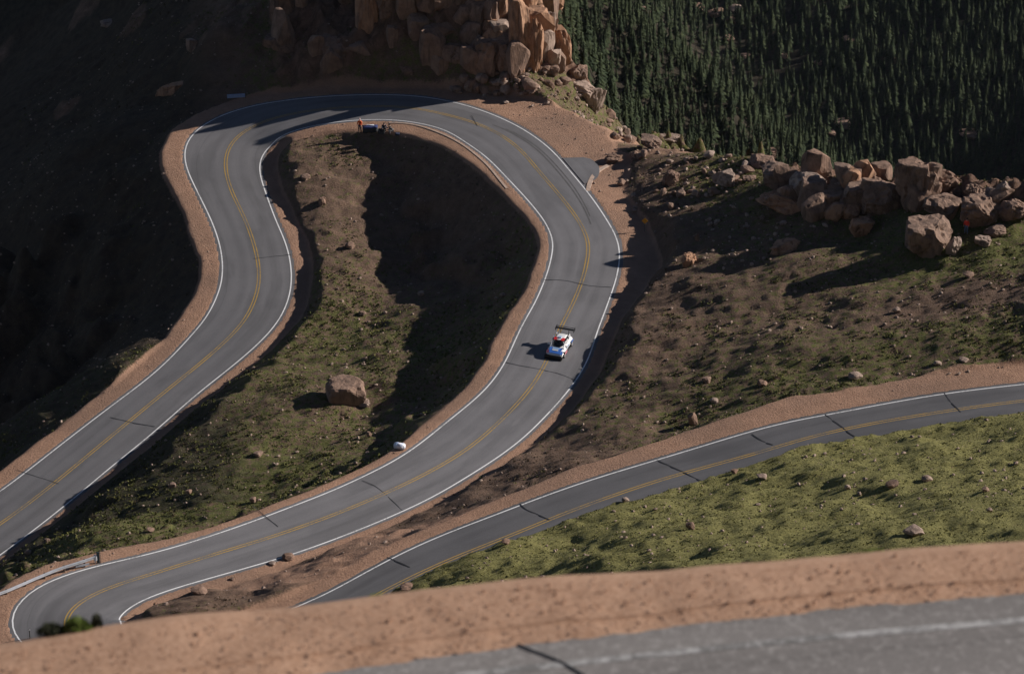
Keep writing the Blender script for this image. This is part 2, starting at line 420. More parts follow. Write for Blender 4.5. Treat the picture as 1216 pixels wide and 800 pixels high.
# the nearer wooded spur and the valley side across
for a in [(640,-40,-100),(700,-20,-106),(760,30,-113),(800,70,-119),(860,120,-124),(930,190,-136),(700,60,-112),(700,120,-118),(780,150,-124),(850,180,-131),(600,50,-108),(600,-60,-96),(960,215,-175),(1000,260,-225),(1216,300,-250)]: cp(*a)
for a in [(780,-40,-244),(820,30,-248),(870,90,-250),(930,150,-252),(1000,100,-246),(1000,200,-249),(900,60,-248),(820,0,-247),(1100,150,-243),(1216,180,-238),(1216,60,-236),(1100,40,-241),(950,0,-244),(1216,-20,-234),
          (1000,-80,-243),(1216,-120,-234),(800,-100,-247),(1400,100,-228),(1400,-80,-226),(1500,200,-222),(500,-100,-200),(600,-200,-180)]: cp(*a)
for x, y, z in ((380,500,-140),(380,800,-105),(400,1100,-105),(420,1400,-170),(600,700,-130),(600,1100,-120),(600,300,30),(300,350,-70),(-400,300,-220),(-400,600,-260),(-300,900,-260),(-200,1500,-150),(200,1700,-80),(700,1800,60),(-600,100,-200),(500,0,120),(-400,-60,60),(-500,1800,-100),(600,-100,190)): cw_(x, y, z)  # includes an unseen ridge at right, raised to shade the far forest
ctrl = np.array(ctrl)
def rbf_fit(P):
    xy = P[:, :2]; n = len(P)
    d = np.hypot(xy[:, None, 0] - xy[None, :, 0], xy[:, None, 1] - xy[None, :, 1])
    A = np.zeros((n + 3, n + 3)); A[:n, :n] = -d - np.eye(n) * -.15
    A[:n, n] = 1; A[:n, n + 1:] = xy; A[n, :n] = 1; A[n + 1:, :n] = xy.T
    return np.linalg.solve(A, np.r_[P[:, 2], 0, 0, 0])
RW = rbf_fit(ctrl)
def rbf(x, y):
    s = RW[len(ctrl)] + RW[len(ctrl) + 1] * x + RW[len(ctrl) + 2] * y
    for i in range(len(ctrl)):
        s = s - RW[i] * np.sqrt((x - ctrl[i, 0]) ** 2 + (y - ctrl[i, 1]) ** 2 + .5)
    return s
def grow(a, b, s0, s1):
    out = [a]; n = 0
    while out[-1] < b:
        t = (out[-1] - a) / (b - a); out.append(out[-1] + s0 + (s1 - s0) * t)
    out[-1] = b
    return np.array(out)
FX0, FX1, FY0, FY1, ST = -63.0, 64.0, 197.0, 376.0, .29
gx = np.r_[-grow(-FX0, 500, 1.2, 30)[::-1][:-1], np.arange(FX0, FX1, ST), grow(FX1, 650, .8, 30)]
gy = np.r_[-60, -30, -10, np.arange(2, FY0, 3.0), np.arange(FY0, FY1, ST), grow(FY1, 1850, .8, 30)]
GX, GY = np.meshgrid(gx, gy)
base = rbf(GX, GY)
# the bench the nearest road lies on
BZ = 142.3
FGA, FGB = W(0, 765, BZ), W(1216, 640, BZ)      # far rim of the near gravel shoulder
fg_t = (FGB - FGA)[:2]; fg_t /= np.linalg.norm(fg_t); fg_n = np.array([-fg_t[1], fg_t[0]])
dist_fg = (GX - FGA[0]) * fg_n[0] + (GY - FGA[1]) * fg_n[1]   # >0 beyond the rim
fgz_hi = BZ - .25 + .8 * np.maximum(0, -dist_fg - 10)
fgz_lo = BZ - .25 - 1.0 * np.maximum(0, dist_fg + .3)
base = np.where(GY < 120, np.clip(base, fgz_lo, np.where(dist_fg > -.3, BZ - .4 - .95 * np.maximum(0, dist_fg), fgz_hi)), base)
# nearest road sample for each ground vertex of the middle region
ROADD = np.full(GX.shape, 99.0)                  # distance beyond the asphalt edge
sel = (GX > -95) & (GX < 150) & (GY > 185) & (GY < 395)
sx, sy = GX[sel], GY[sel]
lo = np.full(sx.shape, -1e3); hi = np.full(sx.shape, 1e3)
best = np.full(sx.shape, 1e3); bgr = np.zeros(sx.shape); 
grade = np.gradient(cw[:, 2]) / .6
CUT, FILL = 1.05, .78
kc = np.arange(NC)
CUTL = np.interp(kc, [s_at(330,142), s_at(400,128), s_at(540,137), s_at(590,157)], [1.05, 2.4, 2.4, 1.05])
CUTR = np.interp(kc, [s_at(289,382), s_at(306,345), s_at(180,797), s_at(430,718)], [.68, 1.05, 1.05, 1.9])
CH = 20
for a in range(0, NC - 1, CH):                      # one stretch of road at a time
    b = min(NC, a + CH + 1)
    ex = 75
    x0, x1 = cw[a:b, 0].min() - ex, cw[a:b, 0].max() + ex
    m = (sx > x0) & (sx < x1) & (sy > cw[a:b, 1].min() - ex) & (sy < cw[a:b, 1].max() + ex)
    qx, qy = sx[m], sy[m]
    d2 = (qx[:, None] - cw[None, a:b, 0]) ** 2 + (qy[:, None] - cw[None, a:b, 1]) ** 2
    j = np.argmin(d2, 1) + a
    rx, ry = qx - cw[j, 0], qy - cw[j, 1]
    side = rx * nor[j, 0] + ry * nor[j, 1]
    along = rx * tan[j, 0] + ry * tan[j, 1]
    dd = np.hypot(rx, ry)
    hw = np.where(side > 0, AL[j], AR[j]); sh = np.where(side > 0, SHL[j], SHR[j])
    pen = 1.1 * np.maximum(0, np.abs(along) - .9)
    zr = cw[j, 2] + grade[j] * np.clip(along, -.9, .9)
    beyond = dd - hw
    nz = .35 * fbm(qx, qy, 3.5, 3, 5)
    dsh = np.maximum(0, beyond - sh * (1 + .22 * fbm(qx, qy, 5, 3, 9)))
    zb = zr - .03 - .05 * np.clip(beyond, 0, 3) - .22 * smooth01(-beyond, 0.05, .6)
    lo_m = zb - dsh * (FILL * (1 + 1.2 * nz)) ; hi_m = zb + dsh * (np.where(side > 0, CUTL[j], CUTR[j]) * (1 + 1.3 * nz)) + 2.0 * np.maximum(0, dsh - 7)
    lo[m] = np.maximum(lo[m], lo_m - pen); hi[m] = np.minimum(hi[m], hi_m + pen)
    cur = best[m]; up = beyond < cur
    cur[up] = beyond[up]; best[m] = cur
    g = 1 - smooth01(dsh, -.25, .9)
    bgr[m] = np.maximum(bgr[m], g)
zz = base[sel]
# small relief away from the road
def relief(x, y):
    return .9 * fbm(x, y, 13, 3, 3) + .42 * fbm(x, y, 5, 2, 8) + .20 * fbm(x * .4, y, 2.2, 3, 21) + .16 * np.abs(fbm(x * .5, y, 1.0, 2, 31)) + 2.6 * fbm(x, y, 17, 3, 93) * smooth01(-x - .12 * (y - 290), 30, 42) 
off_road = smooth01(np.minimum(best, 30), .5, 3.5)
zz = zz + relief(sx, sy) * (1 + .35 * smooth01(-sy + np.interp(sx, [-30, 60], [222, 262]), -6, 4))
zz = zz + np.abs(fbm(sx * .6, sy, 1.9, 3, 57)) * .26 * smooth01(np.interp(sx, [-30, 60], [236, 268]) - sy, 0, 22) * (sx > -35)
zz = zz + .30 * np.abs(fbm(sx * .30, sy * 1.05, 1.15, 3, 58)) * np.maximum(smooth01(sx, 6, 14), smooth01(np.interp(sx, [-30, 60], [236, 268]) - sy, -4, 6))
conflict = lo > hi

zz = np.where(conflict, .5 * (lo + hi), np.clip(zz, np.minimum(lo, hi), np.maximum(lo, hi)))
zz = zz + smooth01(1 - bgr, .3, 1) * (.44 * fbm(sx * .42, sy, 1.9, 3, 43) * smooth01(best, 2.5, 8) * np.where(sx < 8, 1, .55) * (.35 + .65 * smooth01(sy, 243, 256)) + .10 * fbm(sx, sy, 1.3, 3, 41) + .20 * np.maximum(0, fbm(sx, sy, .9, 2, 47)))
# rocky hill behind the bend: broken ledges
rocky_s = smooth01(sy, by + 1.5, by + 5) * smooth01(sx, bx - 34, bx - 20) * (1 - smooth01(sx, bx + 7, bx + 14)) * (zz > -8)
oc = [W(960, 238, 3), W(1020, 240, 4.5), W(1085, 232, 6), W(1150, 250, 7.5), W(1205, 250, 8.5)]
ocm = np.zeros(sx.shape)
for c_ in oc: ocm = np.maximum(ocm, np.exp(-(((sx - c_[0]) / 4.5) ** 2 + ((sy - c_[1]) / 3.6) ** 2)))
zz = zz + 1.3 * ocm
rocky_s = np.maximum(rocky_s, smooth01(ocm, .35, .7))
rocky_s = np.maximum(rocky_s, .55 * smooth01(sy, by + 6, by + 14) * smooth01(fbm(sx, sy, 8, 3, 66), .1, .5) * (sx < bx))
led = 1.6 * (1 - np.abs(fbm(sx, sy, 4.2, 3, 81)) * 2) + .9 * (1 - np.abs(fbm(sx, sy, 1.8, 3, 83)) * 2)
zz = zz + rocky_s * (led - .4)
base[~sel] += (3 * fbm(GX[~sel], GY[~sel], 40, 4, 3)) * smooth01(np.abs(GY[~sel] - 290), 105, 160) * (GY[~sel] > 150)
base[sel] = zz
ROADD[sel] = best
HZ = base
gravel = np.zeros(GX.shape); gravel[sel] = bgr
rocky = np.zeros(GX.shape); rocky[sel] = rocky_s
rocky = np.maximum(rocky, (GY > 376) & (GY < 460) & (GX < 10) & (GX > -40))
# grass cover, by region
grass = np.full(GX.shape, .45)
def wblob(px, py, z, rx, ry, val, cur):
    c = W(px, py, z)
    w = np.exp(-(((GX - c[0]) / rx) ** 2 + ((GY - c[1]) / ry) ** 2))
    return cur * (1 - w) + val * w
for a in [(400,230,-6,12,20,.22),(420,340,-6,10,12,.30),(400,400,-6,14,16,.52),(440,480,-5,14,10,.42),(260,600,-4,16,12,.62),(120,660,-3,14,10,.60),(540,250,-5,7,16,.12),
          (780,250,1,9,20,.18),(870,210,1.5,8,10,.50),(1000,430,7,24,12,.42),(880,480,5.5,14,8,.55),(1150,300,9,12,16,.62),(1150,355,9,12,4,.02),(900,340,4.5,12,16,.30),(1000,470,8,22,5,.45),
          (620,560,3,10,10,.10),(520,640,3.4,20,8,.02),(300,700,4,14,8,.04),(760,300,1,5,30,.12)]:
    grass = wblob(a[0], a[1], a[2], a[3], a[4], a[5], grass)
# camera-side slope is green
near_slope = ((GY < 262) & (ROADD > .2)).astype(float)
idx_right = [i for i in range(NC) if cen_px[i, 0] > 380 and cen_px[i, 1] > 440 and i > s_at(300, 770)]
rr = cw[idx_right]
o = np.argsort(rr[:, 0]); ylim = np.interp(GX, rr[o, 0], rr[o, 1])
near_slope = smooth01(ylim - GY, 3.0, 5.0) * (GX > -33)
grass = grass * (1 - near_slope) + .80 * near_slope
gravel = gravel * (1 - near_slope * smooth01(ylim - GY, 4.5, 6.0))
gravel = np.where(GY < 60, 1.0, gravel)
for a in [(700,150,-2.6,10,7,.8),(520,650,3.3,18,4,.75),(380,690,3.8,12,5,.8),(800,175,-1,6,4,.6)]:
    gravel = np.maximum(gravel, wblob(a[0], a[1], a[2], a[3], a[4], a[5], np.zeros(GX.shape)))
grass = grass + .03 * (GX > 8) * (1 - near_slope)
grass = np.where(GY > 420, .1, grass)
leftside = smooth01(-(GX + 24 + (GY - 290) * -.12), 0, 6) * (GY > 262)
grass = grass * (1 - .8 * smooth01(-GX, 28, 36) * (GY > 290))
duff_shade = np.maximum(smooth01(GY, 380, 400) * .95, .75 * smooth01(-GX - .12 * (GY - 290), 27, 33) * (GY > 250)) * (rocky < .3)  # forest-floor duff, plus dark colour painted in to deepen the left slope's shade
ny, nx = GX.shape
ii = np.arange(nx * ny).reshape(ny, nx)
quads = np.stack([ii[:-1, :-1], ii[:-1, 1:], ii[1:, 1:], ii[1:, :-1]], -1).reshape(-1, 4)
ground = obj('ground', npmesh('ground', np.stack([GX, GY, HZ], -1).reshape(-1, 3), quads, M['ground'], True, {'gravel': gravel, 'grass': grass, 'rocky': rocky, 'duff_shade': duff_shade, 'dry': near_slope}))
tag(ground, 'rust brown and green mountainside falling away from the winding road', kind='structure')

def hz(x, y):
    x = np.asarray(x, float); y = np.asarray(y, float)
    i = np.clip(np.searchsorted(gx, x) - 1, 0, nx - 2); j = np.clip(np.searchsorted(gy, y) - 1, 0, ny - 2)
    u = (x - gx[i]) / (gx[i + 1] - gx[i]); v = (y - gy[j]) / (gy[j + 1] - gy[j])
    return HZ[j, i] * (1 - u) * (1 - v) + HZ[j, i + 1] * u * (1 - v) + HZ[j + 1, i] * (1 - u) * v + HZ[j + 1, i + 1] * u * v
def gsample(A, x, y):
    i = np.clip(np.searchsorted(gx, x) - 1, 0, nx - 2); j = np.clip(np.searchsorted(gy, y) - 1, 0, ny - 2)
    return A[j, i]
def hit(px, py, start=150.0):
    d = ray(px, py); t = np.arange(start, 1700, .35)
    x, y, z = d[0] * t, d[1] * t, CAMZ + d[2] * t
    h = hz(x, y); k = np.argmax(z < h)
    if not (z < h).any(): k = len(t) - 1
    a, b = t[max(k - 1, 0)], t[k]
    for _ in range(12):
        m_ = .5 * (a + b)
        if CAMZ + d[2] * m_ < hz(d[0] * m_, d[1] * m_): b = m_
        else: a = m_
    x, y = d[0] * b, d[1] * b
    return np.array([x, y, float(hz(x, y))])

# ------------------------------------------------------------------ road surface and markings
def ribbon(name, offs, z, mat, a=0, b=None, wobble=0, parent=None):
    """a sheet along the centre line; offs: functions or arrays of signed offsets (left positive)"""
    b = NC if b is None else b
    idx = np.arange(a, b); O = np.stack([np.broadcast_to(o_, NC)[idx] for o_ in offs], 1)
    n, k = O.shape
    X = cw[idx, 0][:, None] + nor[idx, 0][:, None] * O; Y = cw[idx, 1][:, None] + nor[idx, 1][:, None] * O
    crown = -.02 * np.abs(O) * .6
    Z = cw[idx, 2][:, None] + z + crown
    v = np.stack([X, Y, Z], -1).reshape(-1, 3)
    q = np.arange(n * k).reshape(n, k)
    f = np.stack([q[:-1, :-1], q[1:, :-1], q[1:, 1:], q[:-1, 1:]], -1).reshape(-1, 4)[:, ::-1]
    uv = np.stack([O, np.broadcast_to(cs[idx][:, None], O.shape)], -1).reshape(-1, 2)
    return obj(name, npmesh(name, v, f, mat, True, None, uv), parent)
wob = .10 * fbm(cs, cs * 0 + 3, 1.6, 3, 77); wob2 = .10 * fbm(cs, cs * 0 + 8, 1.6, 3, 78)
eL, eR = AL + wob, AR + wob2
road = ribbon('road', [eL, eL * .75, eL * .5, eL * .25, 0, -eR * .25, -eR * .5, -eR * .75, -eR], .0, M['asphalt'])
tag(road, 'grey asphalt mountain road winding through two hairpin bends', kind='structure')
ribbon('edge_line', [WL + .065, WL - .065], .006, M['white_line'], parent=road)
ribbon('edge_line', [-WR + .065, -WR - .065], .006, M['white_line'], parent=road)
ribbon('centre_line', [.20, .09], .006, M['yellow_line'], parent=road)
ribbon('centre_line', [-.09, -.20], .006, M['yellow_line'], parent=road)
print('arc', [round(float(cs[s_at(*q)]),1) for q in ((0,622),(306,345),(302,148),(531,136),(666,388),(400,609),(75,734),(270,783),(610,634),(1216,475))]); print('road', NC, 'W', WL.mean(), WR.mean(), WL.min(), WL.max(), WR.min(), WR.max())

# ------------------------------------------------------------------ the nearest bench: gravel rim and a piece of the upper road
def rim_y(px):   return 8 + np.interp(px, [-60,0,120,210,400,531,663,800,947,1079,1216,1300], [775,765,743,727.5,713,695,681,675.5,663,648.6,639.7,632])
def asp_y(px):   return np.interp(px, [-60,0,400,500,620,800,816,1013,1216,1300], [870,862,797,783,767,745.6,742,721,706,700])
def lin_y(px):   return np.interp(px, [-60,0,560,816,980,1216,1300], [890,880,801,773.6,757,737,730])
def strip_rows(pxs, yf, z=BZ): return np.array([W(x, yf(x), z) for x in pxs])
pxs = np.linspace(-60, 1290, 420)
rimP, aspP = strip_rows(pxs, rim_y), strip_rows(pxs, asp_y)
for A_ in (rimP, aspP):
    for i in (0, 1): A_[:, i] = gsm(A_[:, i], 6)
rows = []
nr = 70
for k in range(-24, nr + 10):
    t = k / nr
    P = rimP * (1 - t) + aspP * t
    if k < 0:                                        # rounded rim, then the bank below it
        dep = -k / 24 * 3.0
        P = rimP + np.array([fg_n[0], fg_n[1], 0]) * dep
        P[:, 2] -= .9 * dep - .25 * (1 - np.exp(-dep * 3))
    rows.append(P)
G = np.array(rows)
amp = .010
G[:, :, 2] += amp * fbm(G[:, :, 0], G[:, :, 1], .35, 4, 61) + .035 * fbm(G[:, :, 0], G[:, :, 1], 1.5, 2, 63) - .02
G[nr - 1:, :, 2] -= .035
n_, k_ = G.shape[0], G.shape[1]
q = np.arange(n_ * k_).reshape(n_, k_)
f = np.stack([q[:-1, :-1], q[1:, :-1], q[1:, 1:], q[:-1, 1:]], -1).reshape(-1, 4)
def near_gravel_material():
    m, nt, b = mat_new('near_gravel'); t = NT(nt)
    a = t.noise(1.2, 5, .6); f_ = t.noise(14, 5, .7); v = t.voro(38); sp = t.noise(5.5, 3, .6)
    c = t.mix(t.ramp(a, .3, .7), (.32, .188, .122), (.43, .262, .175))
    c = t.mix(t.ramp(f_, .4, .75, 0, .6), c, (.66, .44, .32))
    c = t.mix(t.ramp(v, .0, .25, .55, 0), c, (.20, .10, .065))
    c = t.mix(t.ramp(sp, .72, .84, 0, .5), c, (.13, .085, .065))
    t.L(c, b.inputs['Base Color']); b.inputs['Roughness'].default_value = .95
    b.inputs['Specular IOR Level'].default_value = .15
    n1 = t.bump(f_, .35, .012, b); t.bump(v, .5, .006, b, n1)
    return m
M['near_gravel'] = near_gravel_material()
gs = obj('gravel_shoulder', npmesh('gravel_shoulder', G.reshape(-1, 3), f, M['near_gravel'], True))
tag(gs, 'band of orange gravel along the near upper road', kind='structure')
# asphalt of the near road: sheet from its edge towards (and past) the photographer
k2 = 26
wedge = aspP + np.array([fg_n[0], fg_n[1], 0]) * (.05 * fbm(pxs * .02, pxs * 0, .5, 4, 71))[:, None]
rows = [wedge - np.array([fg_n[0], fg_n[1], 0]) * (j * .32) + np.array([0, 0, .012]) for j in range(k2)]
A2 = np.array(rows)
q = np.arange(A2.shape[0] * A2.shape[1]).reshape(A2.shape[0], A2.shape[1])
f = np.stack([q[:-1, :-1], q[1:, :-1], q[1:, 1:], q[:-1, 1:]], -1).reshape(-1, 4)
uv = np.stack([np.repeat(np.arange(k2) * .32 - 4.2, len(pxs)), np.tile(np.cumsum(np.r_[0, np.linalg.norm(np.diff(aspP, axis=0), axis=1)]), k2)], 1)
upper = obj('upper_road', npmesh('upper_road', A2.reshape(-1, 3), f, M['asphalt_near'], True, None, uv))
tag(upper, 'pale grey asphalt of the near road at the bottom edge', kind='structure')
lp = strip_rows(pxs, lin_y)
for i in (0, 1): lp[:, i] = gsm(lp[:, i], 8)
nv = np.array([fg_n[0], fg_n[1], 0])
v = np.concatenate([lp + nv * .055, lp - nv * .055]); v[:, 2] = BZ + .018
m_ = len(lp); i_ = np.arange(m_ - 1)
obj('edge_line', npmesh('edge_line', v, np.stack([i_, i_ + m_, i_ + m_ + 1, i_ + 1], 1), M['white_worn']), upper)
def seam(pts, z, w, name='tar_seam', parent=None, n=10, onroad=True, jit=.04):
    """a crack filled with tar: a thin wavering sheet; pts in photograph coordinates"""
    P = catmull(pts, n)
    out = []
    for x, y in P:
        if onroad:
            i = s_at(x, y); p = W(x, y, cw[i, 2] + .005)
            side = np.hypot(p[0] - cw[i, 0], p[1] - cw[i, 1])
            p = W(x, y, cw[i, 2] - .012 * side + .02)
        else: p = W(x, y, z)
        out.append(p)
    P = np.array(out); d = np.gradient(P[:, :2], axis=0); d /= np.linalg.norm(d, axis=1)[:, None] + 1e-9
    nn = np.stack([-d[:, 1], d[:, 0]], 1)
    P[:, :2] += nn * (jit * fbm(P[:, 0], P[:, 1], .7, 3, 12))[:, None]
    ww = w * (1 + .5 * fbm(P[:, 0], P[:, 1], .5, 2, 13))
    a = P.copy(); a[:, :2] += nn * ww[:, None] / 2; b = P.copy(); b[:, :2] -= nn * ww[:, None] / 2
    n = len(P); i = np.arange(n - 1)
    return obj(name, npmesh(name, np.r_[a, b], np.stack([i, i + n, i + n + 1, i + 1], 1), M['tar']), parent)
seam([(614,764),(630,771),(650,778),(668,786),(690,800),(705,812)], BZ + .022, .045, parent=upper, onroad=False)
for pts in ([(617,598),(626,605),(640,611),(653,617)], [(780,546),(798,554),(815,562),(835,572)], [(893,515),(905,523),(918,528)], [(980,492),(995,503),(1012,516),(1028,524)],
            [(1121,466),(1128,476),(1138,486),(1141,489)], [(460,661),(476,668),(487,673)], [(301,307),(320,305),(346,302)], [(130,495),(160,502),(184,506)],
            [(646,332),(670,333),(700,339),(726,341)], [(640,438),(665,444),(684,452)], [(600,430),(618,434),(640,438)],
            [(20,558),(45,566),(70,574)], [(430,570),(450,580),(478,606)], [(560,137),(572,160)], [(300,600),(330,625)]):
    seam(pts, 0, .12 if pts[0][0] > 450 and pts[0][1] > 460 else .07, parent=road)
# darker tyre marks that follow the driving line round the bend
def track_line(name, a, b, o0, o1, w):
    i0, i1 = s_at(*a), s_at(*b)
    t = np.clip((np.arange(NC) - i0) / max(1, i1 - i0), 0, 1); c = o0 + (o1 - o0) * np.sin(t * math.pi)
    return ribbon(name, [c + w / 2, c - w / 2], .004, M['tyre_mark'], i0, i1, parent=road)
m, nt, b = mat_new('tyre_mark'); t_ = NT(nt)
t_.L(t_.mix(t_.ramp(t_.noise(3, 4, .6), .35, .65), (.065, .061, .062), (.105, .10, .10)), b.inputs['Base Color']); b.inputs['Roughness'].default_value = .7
M['tyre_mark'] = m
track_line('tyre_mark', (577,151), (690,270), 1.0, 1.9, .16); track_line('tyre_mark', (590,157), (686,262), 1.4, 2.3, .14)
# side turnout: old asphalt apron beside the bend, kerb and concrete flume
def patch_mesh(name, outline, z, mat, parent=None, dz=.02):
    pts = [W(x, y, z) for x, y in outline]
    bm = bmesh.new()
    vs = [bm.verts.new((p[0], p[1], float(z) + dz)) for p in pts]
    bm.faces.new(vs); bmesh.ops.triangulate(bm, faces=bm.faces[:])
    return obj(name, bmesh_mesh(name, bm, mat), parent)
def drape(name, outline, mat, parent=None, dz=.03, nu=14, nv=14):
    """sheet draped on the ground inside a four-sided outline"""
    a, b, c, d = [hit(*p) for p in outline]
    V = []
    for i in range(nu + 1):
        for j in range(nv + 1):
            u, v = i / nu, j / nv
            p = (a * (1 - u) + b * u) * (1 - v) + (d * (1 - u) + c * u) * v
            e = .25 * math.sin(i * 1.9 + j * 1.3) * (1 if i in (0, nu) or j in (0, nv) else 0)
            x, y = p[0] + e, p[1] + e * .6
            V.append((x, y, float(hz(x, y)) + dz))
    q = np.arange((nu + 1) * (nv + 1)).reshape(nu + 1, nv + 1)
    f = np.stack([q[:-1, :-1], q[:-1, 1:], q[1:, 1:], q[1:, :-1]], -1).reshape(-1, 4)
    uv = np.array(V)[:, :2]
    me = npmesh(name, V, f, mat, True, None, uv)
    o = obj(name, me, parent)
    return o
ia, ib = s_at(632,192), s_at(662,226)
aw = np.zeros(NC); aw[ia:ib] = 2.9 * np.sin(np.linspace(0, 1, ib - ia) ** .7 * math.pi) ** .45
tag(ribbon('asphalt_apron', [AL + aw + .12 * fbm(cs, cs * 0, 1.1, 3, 5), AL + aw * .5, AL - .12], .055, M['asphalt'], ia, ib), 'worn grey asphalt apron beside the upper bend', kind='structure')
M['concrete'] = simple_mat('kerb_concrete', (.42, .31, .25), .9, var=.25, scale=3, bump=.01)
def kerb(name, pts, w, h, n=8):
    P = catmull(pts, n); P = np.array([hit(x, y) for x, y in P])
    for i in range(3): P[:, i] = gsm(P[:, i], 3)
    d = np.gradient(P[:, :2], axis=0); d /= np.linalg.norm(d, axis=1)[:, None]; nn = np.c_[-d[:, 1], d[:, 0], 0 * d[:, 0]]
    secs = [P - nn * w / 2 + [0, 0, -.15], P - nn * w / 2.4 + [0, 0, h], P + nn * w / 2.4 + [0, 0, h], P + nn * w / 2 + [0, 0, -.15]]
    V = np.stack(secs, 1); n = len(P); q = np.arange(n * 4).reshape(n, 4)
    f = np.stack([q[:-1, :-1], q[1:, :-1], q[1:, 1:], q[:-1, 1:]], -1).reshape(-1, 4)
    return obj(name, npmesh(name, V.reshape(-1, 3), f[:, ::-1], M['concrete']))
tag(kerb('kerb', [(462,146),(480,146.5),(500,150),(525,159),(545,169),(562,181),(580,197),(592,212),(602,224)], .30, .05), 'pale kerb curving along the inner gravel edge of the top bend', 'kerb')
tag(kerb('drain_channel', [(697,236),(699,222),(703,211),(712,202),(722,197)], .55, .10), 'short pale drain channel running off beside the asphalt apron', 'drain')

# ------------------------------------------------------------------ rocks
from mathutils import noise as mn
def rock_mesh(name, seed, sub=2, mat=None, cuts=9, rough=.16, col=0.0, flat=.0):
    """angular rock: a sphere planed by random cuts, then roughened; unit size, base at z = -0.5"""
    r = random.Random(seed)
    bm = bmesh.new(); bmesh.ops.create_icosphere(bm, subdivisions=sub, radius=.62)
    planes = []
    for _ in range(cuts):
        n = Vector((r.gauss(0, 1), r.gauss(0, 1), r.gauss(0, .75))).normalized(); planes.append((n, r.uniform(.34, .54)))
    off = Vector((r.uniform(0, 50), r.uniform(0, 50), r.uniform(0, 50)))
    for v in bm.verts:
        p = v.co.copy()
        if sub > 2:
            k = max(abs(p.x), abs(p.y), abs(p.z) * .9) / .62; p *= .92 / k ** .38
        q = Vector((p.x * 2.3, p.y * 2.3, p.z * (2.3 - 1.6 * col)))
        p += p.normalized() * (mn.noise(q * 1.2 + off) * rough * 1.5 + mn.noise(q * 2.9 + off) * rough * .6)
        for n, d in planes:
            k = p.dot(n) - d
            if k > 0: p -= n * k * .97
        if sub > 3:
            q = Vector((p.x * 2.3, p.y * 2.3, p.z * (2.3 - 1.6 * col)))
            cr = abs(mn.noise(Vector((q.x * 2.0, q.y * 2.0, q.z * .55)) + off * 1.3))
            p += p.normalized() * (mn.noise(q * 5 + off) * rough * .30 + mn.noise(q * 11 + off) * rough * .16) - p.normalized() * max(0, .10 - cr) * rough * 6.0
        v.co = Vector((max(-.5, min(.5, p.x)), max(-.5, min(.5, p.y)), max(-.5, min(.5, p.z))))
    return bmesh_mesh(name, bm, mat, smooth=False)
SMALL = [rock_mesh('rock', 100 + i, 2, M[('rock', 'rock_pale', 'rock')[i % 3]], 14, rough=.22) for i in range(12)]
def in_poly(poly):
    xs = [p[0] for p in poly]; ys = [p[1] for p in poly]
    def f(r):
        while True:
            x, y = r.uniform(min(xs), max(xs)), r.uniform(min(ys), max(ys)); c = False
            for i in range(len(poly)):
                (x1, y1), (x2, y2) = poly[i], poly[i - 1]
                if (y1 > y) != (y2 > y) and x < (x2 - x1) * (y - y1) / (y2 - y1) + x1: c = not c
            if c: return x, y
    return f
def put_rock(px, by, w_px, h_px, label, name='rock', depth=1.0, mesh=None, seed=None, mat='rock', rz=None, group=None, col=0.0, sink=.18, sub=4, tilt=0.0, rough=.16, cuts=13, cat='rock', at=None, back=0.0):
    """a rock whose foot stands on the hillside at (px, by) and that shows w_px by h_px"""
    p = np.array(hit(px, by)) if at is None else at
    p[1] += back
    if back: p[2] = float(hz(p[0], p[1]))
    K = PX(p)[2]
    w = w_px / K; dpt = w * depth
    h = max(.12, (h_px / K - dpt * sP * .55) / cP) if h_px / K > dpt * sP * .9 else h_px / K / (cP + .3)
    h *= (1 + sink); w *= 1.18; h *= 1.06
    me = mesh or rock_mesh(name, seed if seed is not None else int(px * 7 + by * 13), sub, M[mat], cuts=cuts, rough=rough, col=col)
    o = obj(name, me)
    o.scale = (w, dpt, h); o.location = (p[0], p[1] + dpt * .35, p[2] + h * (.5 - sink))
    o.rotation_euler = (0, tilt, rz if rz is not None else random.uniform(-.5, .5))
    tag(o, label, cat, group)
    return o
G1 = 'weathered columns and blocks of the tall outcrop above the bend'
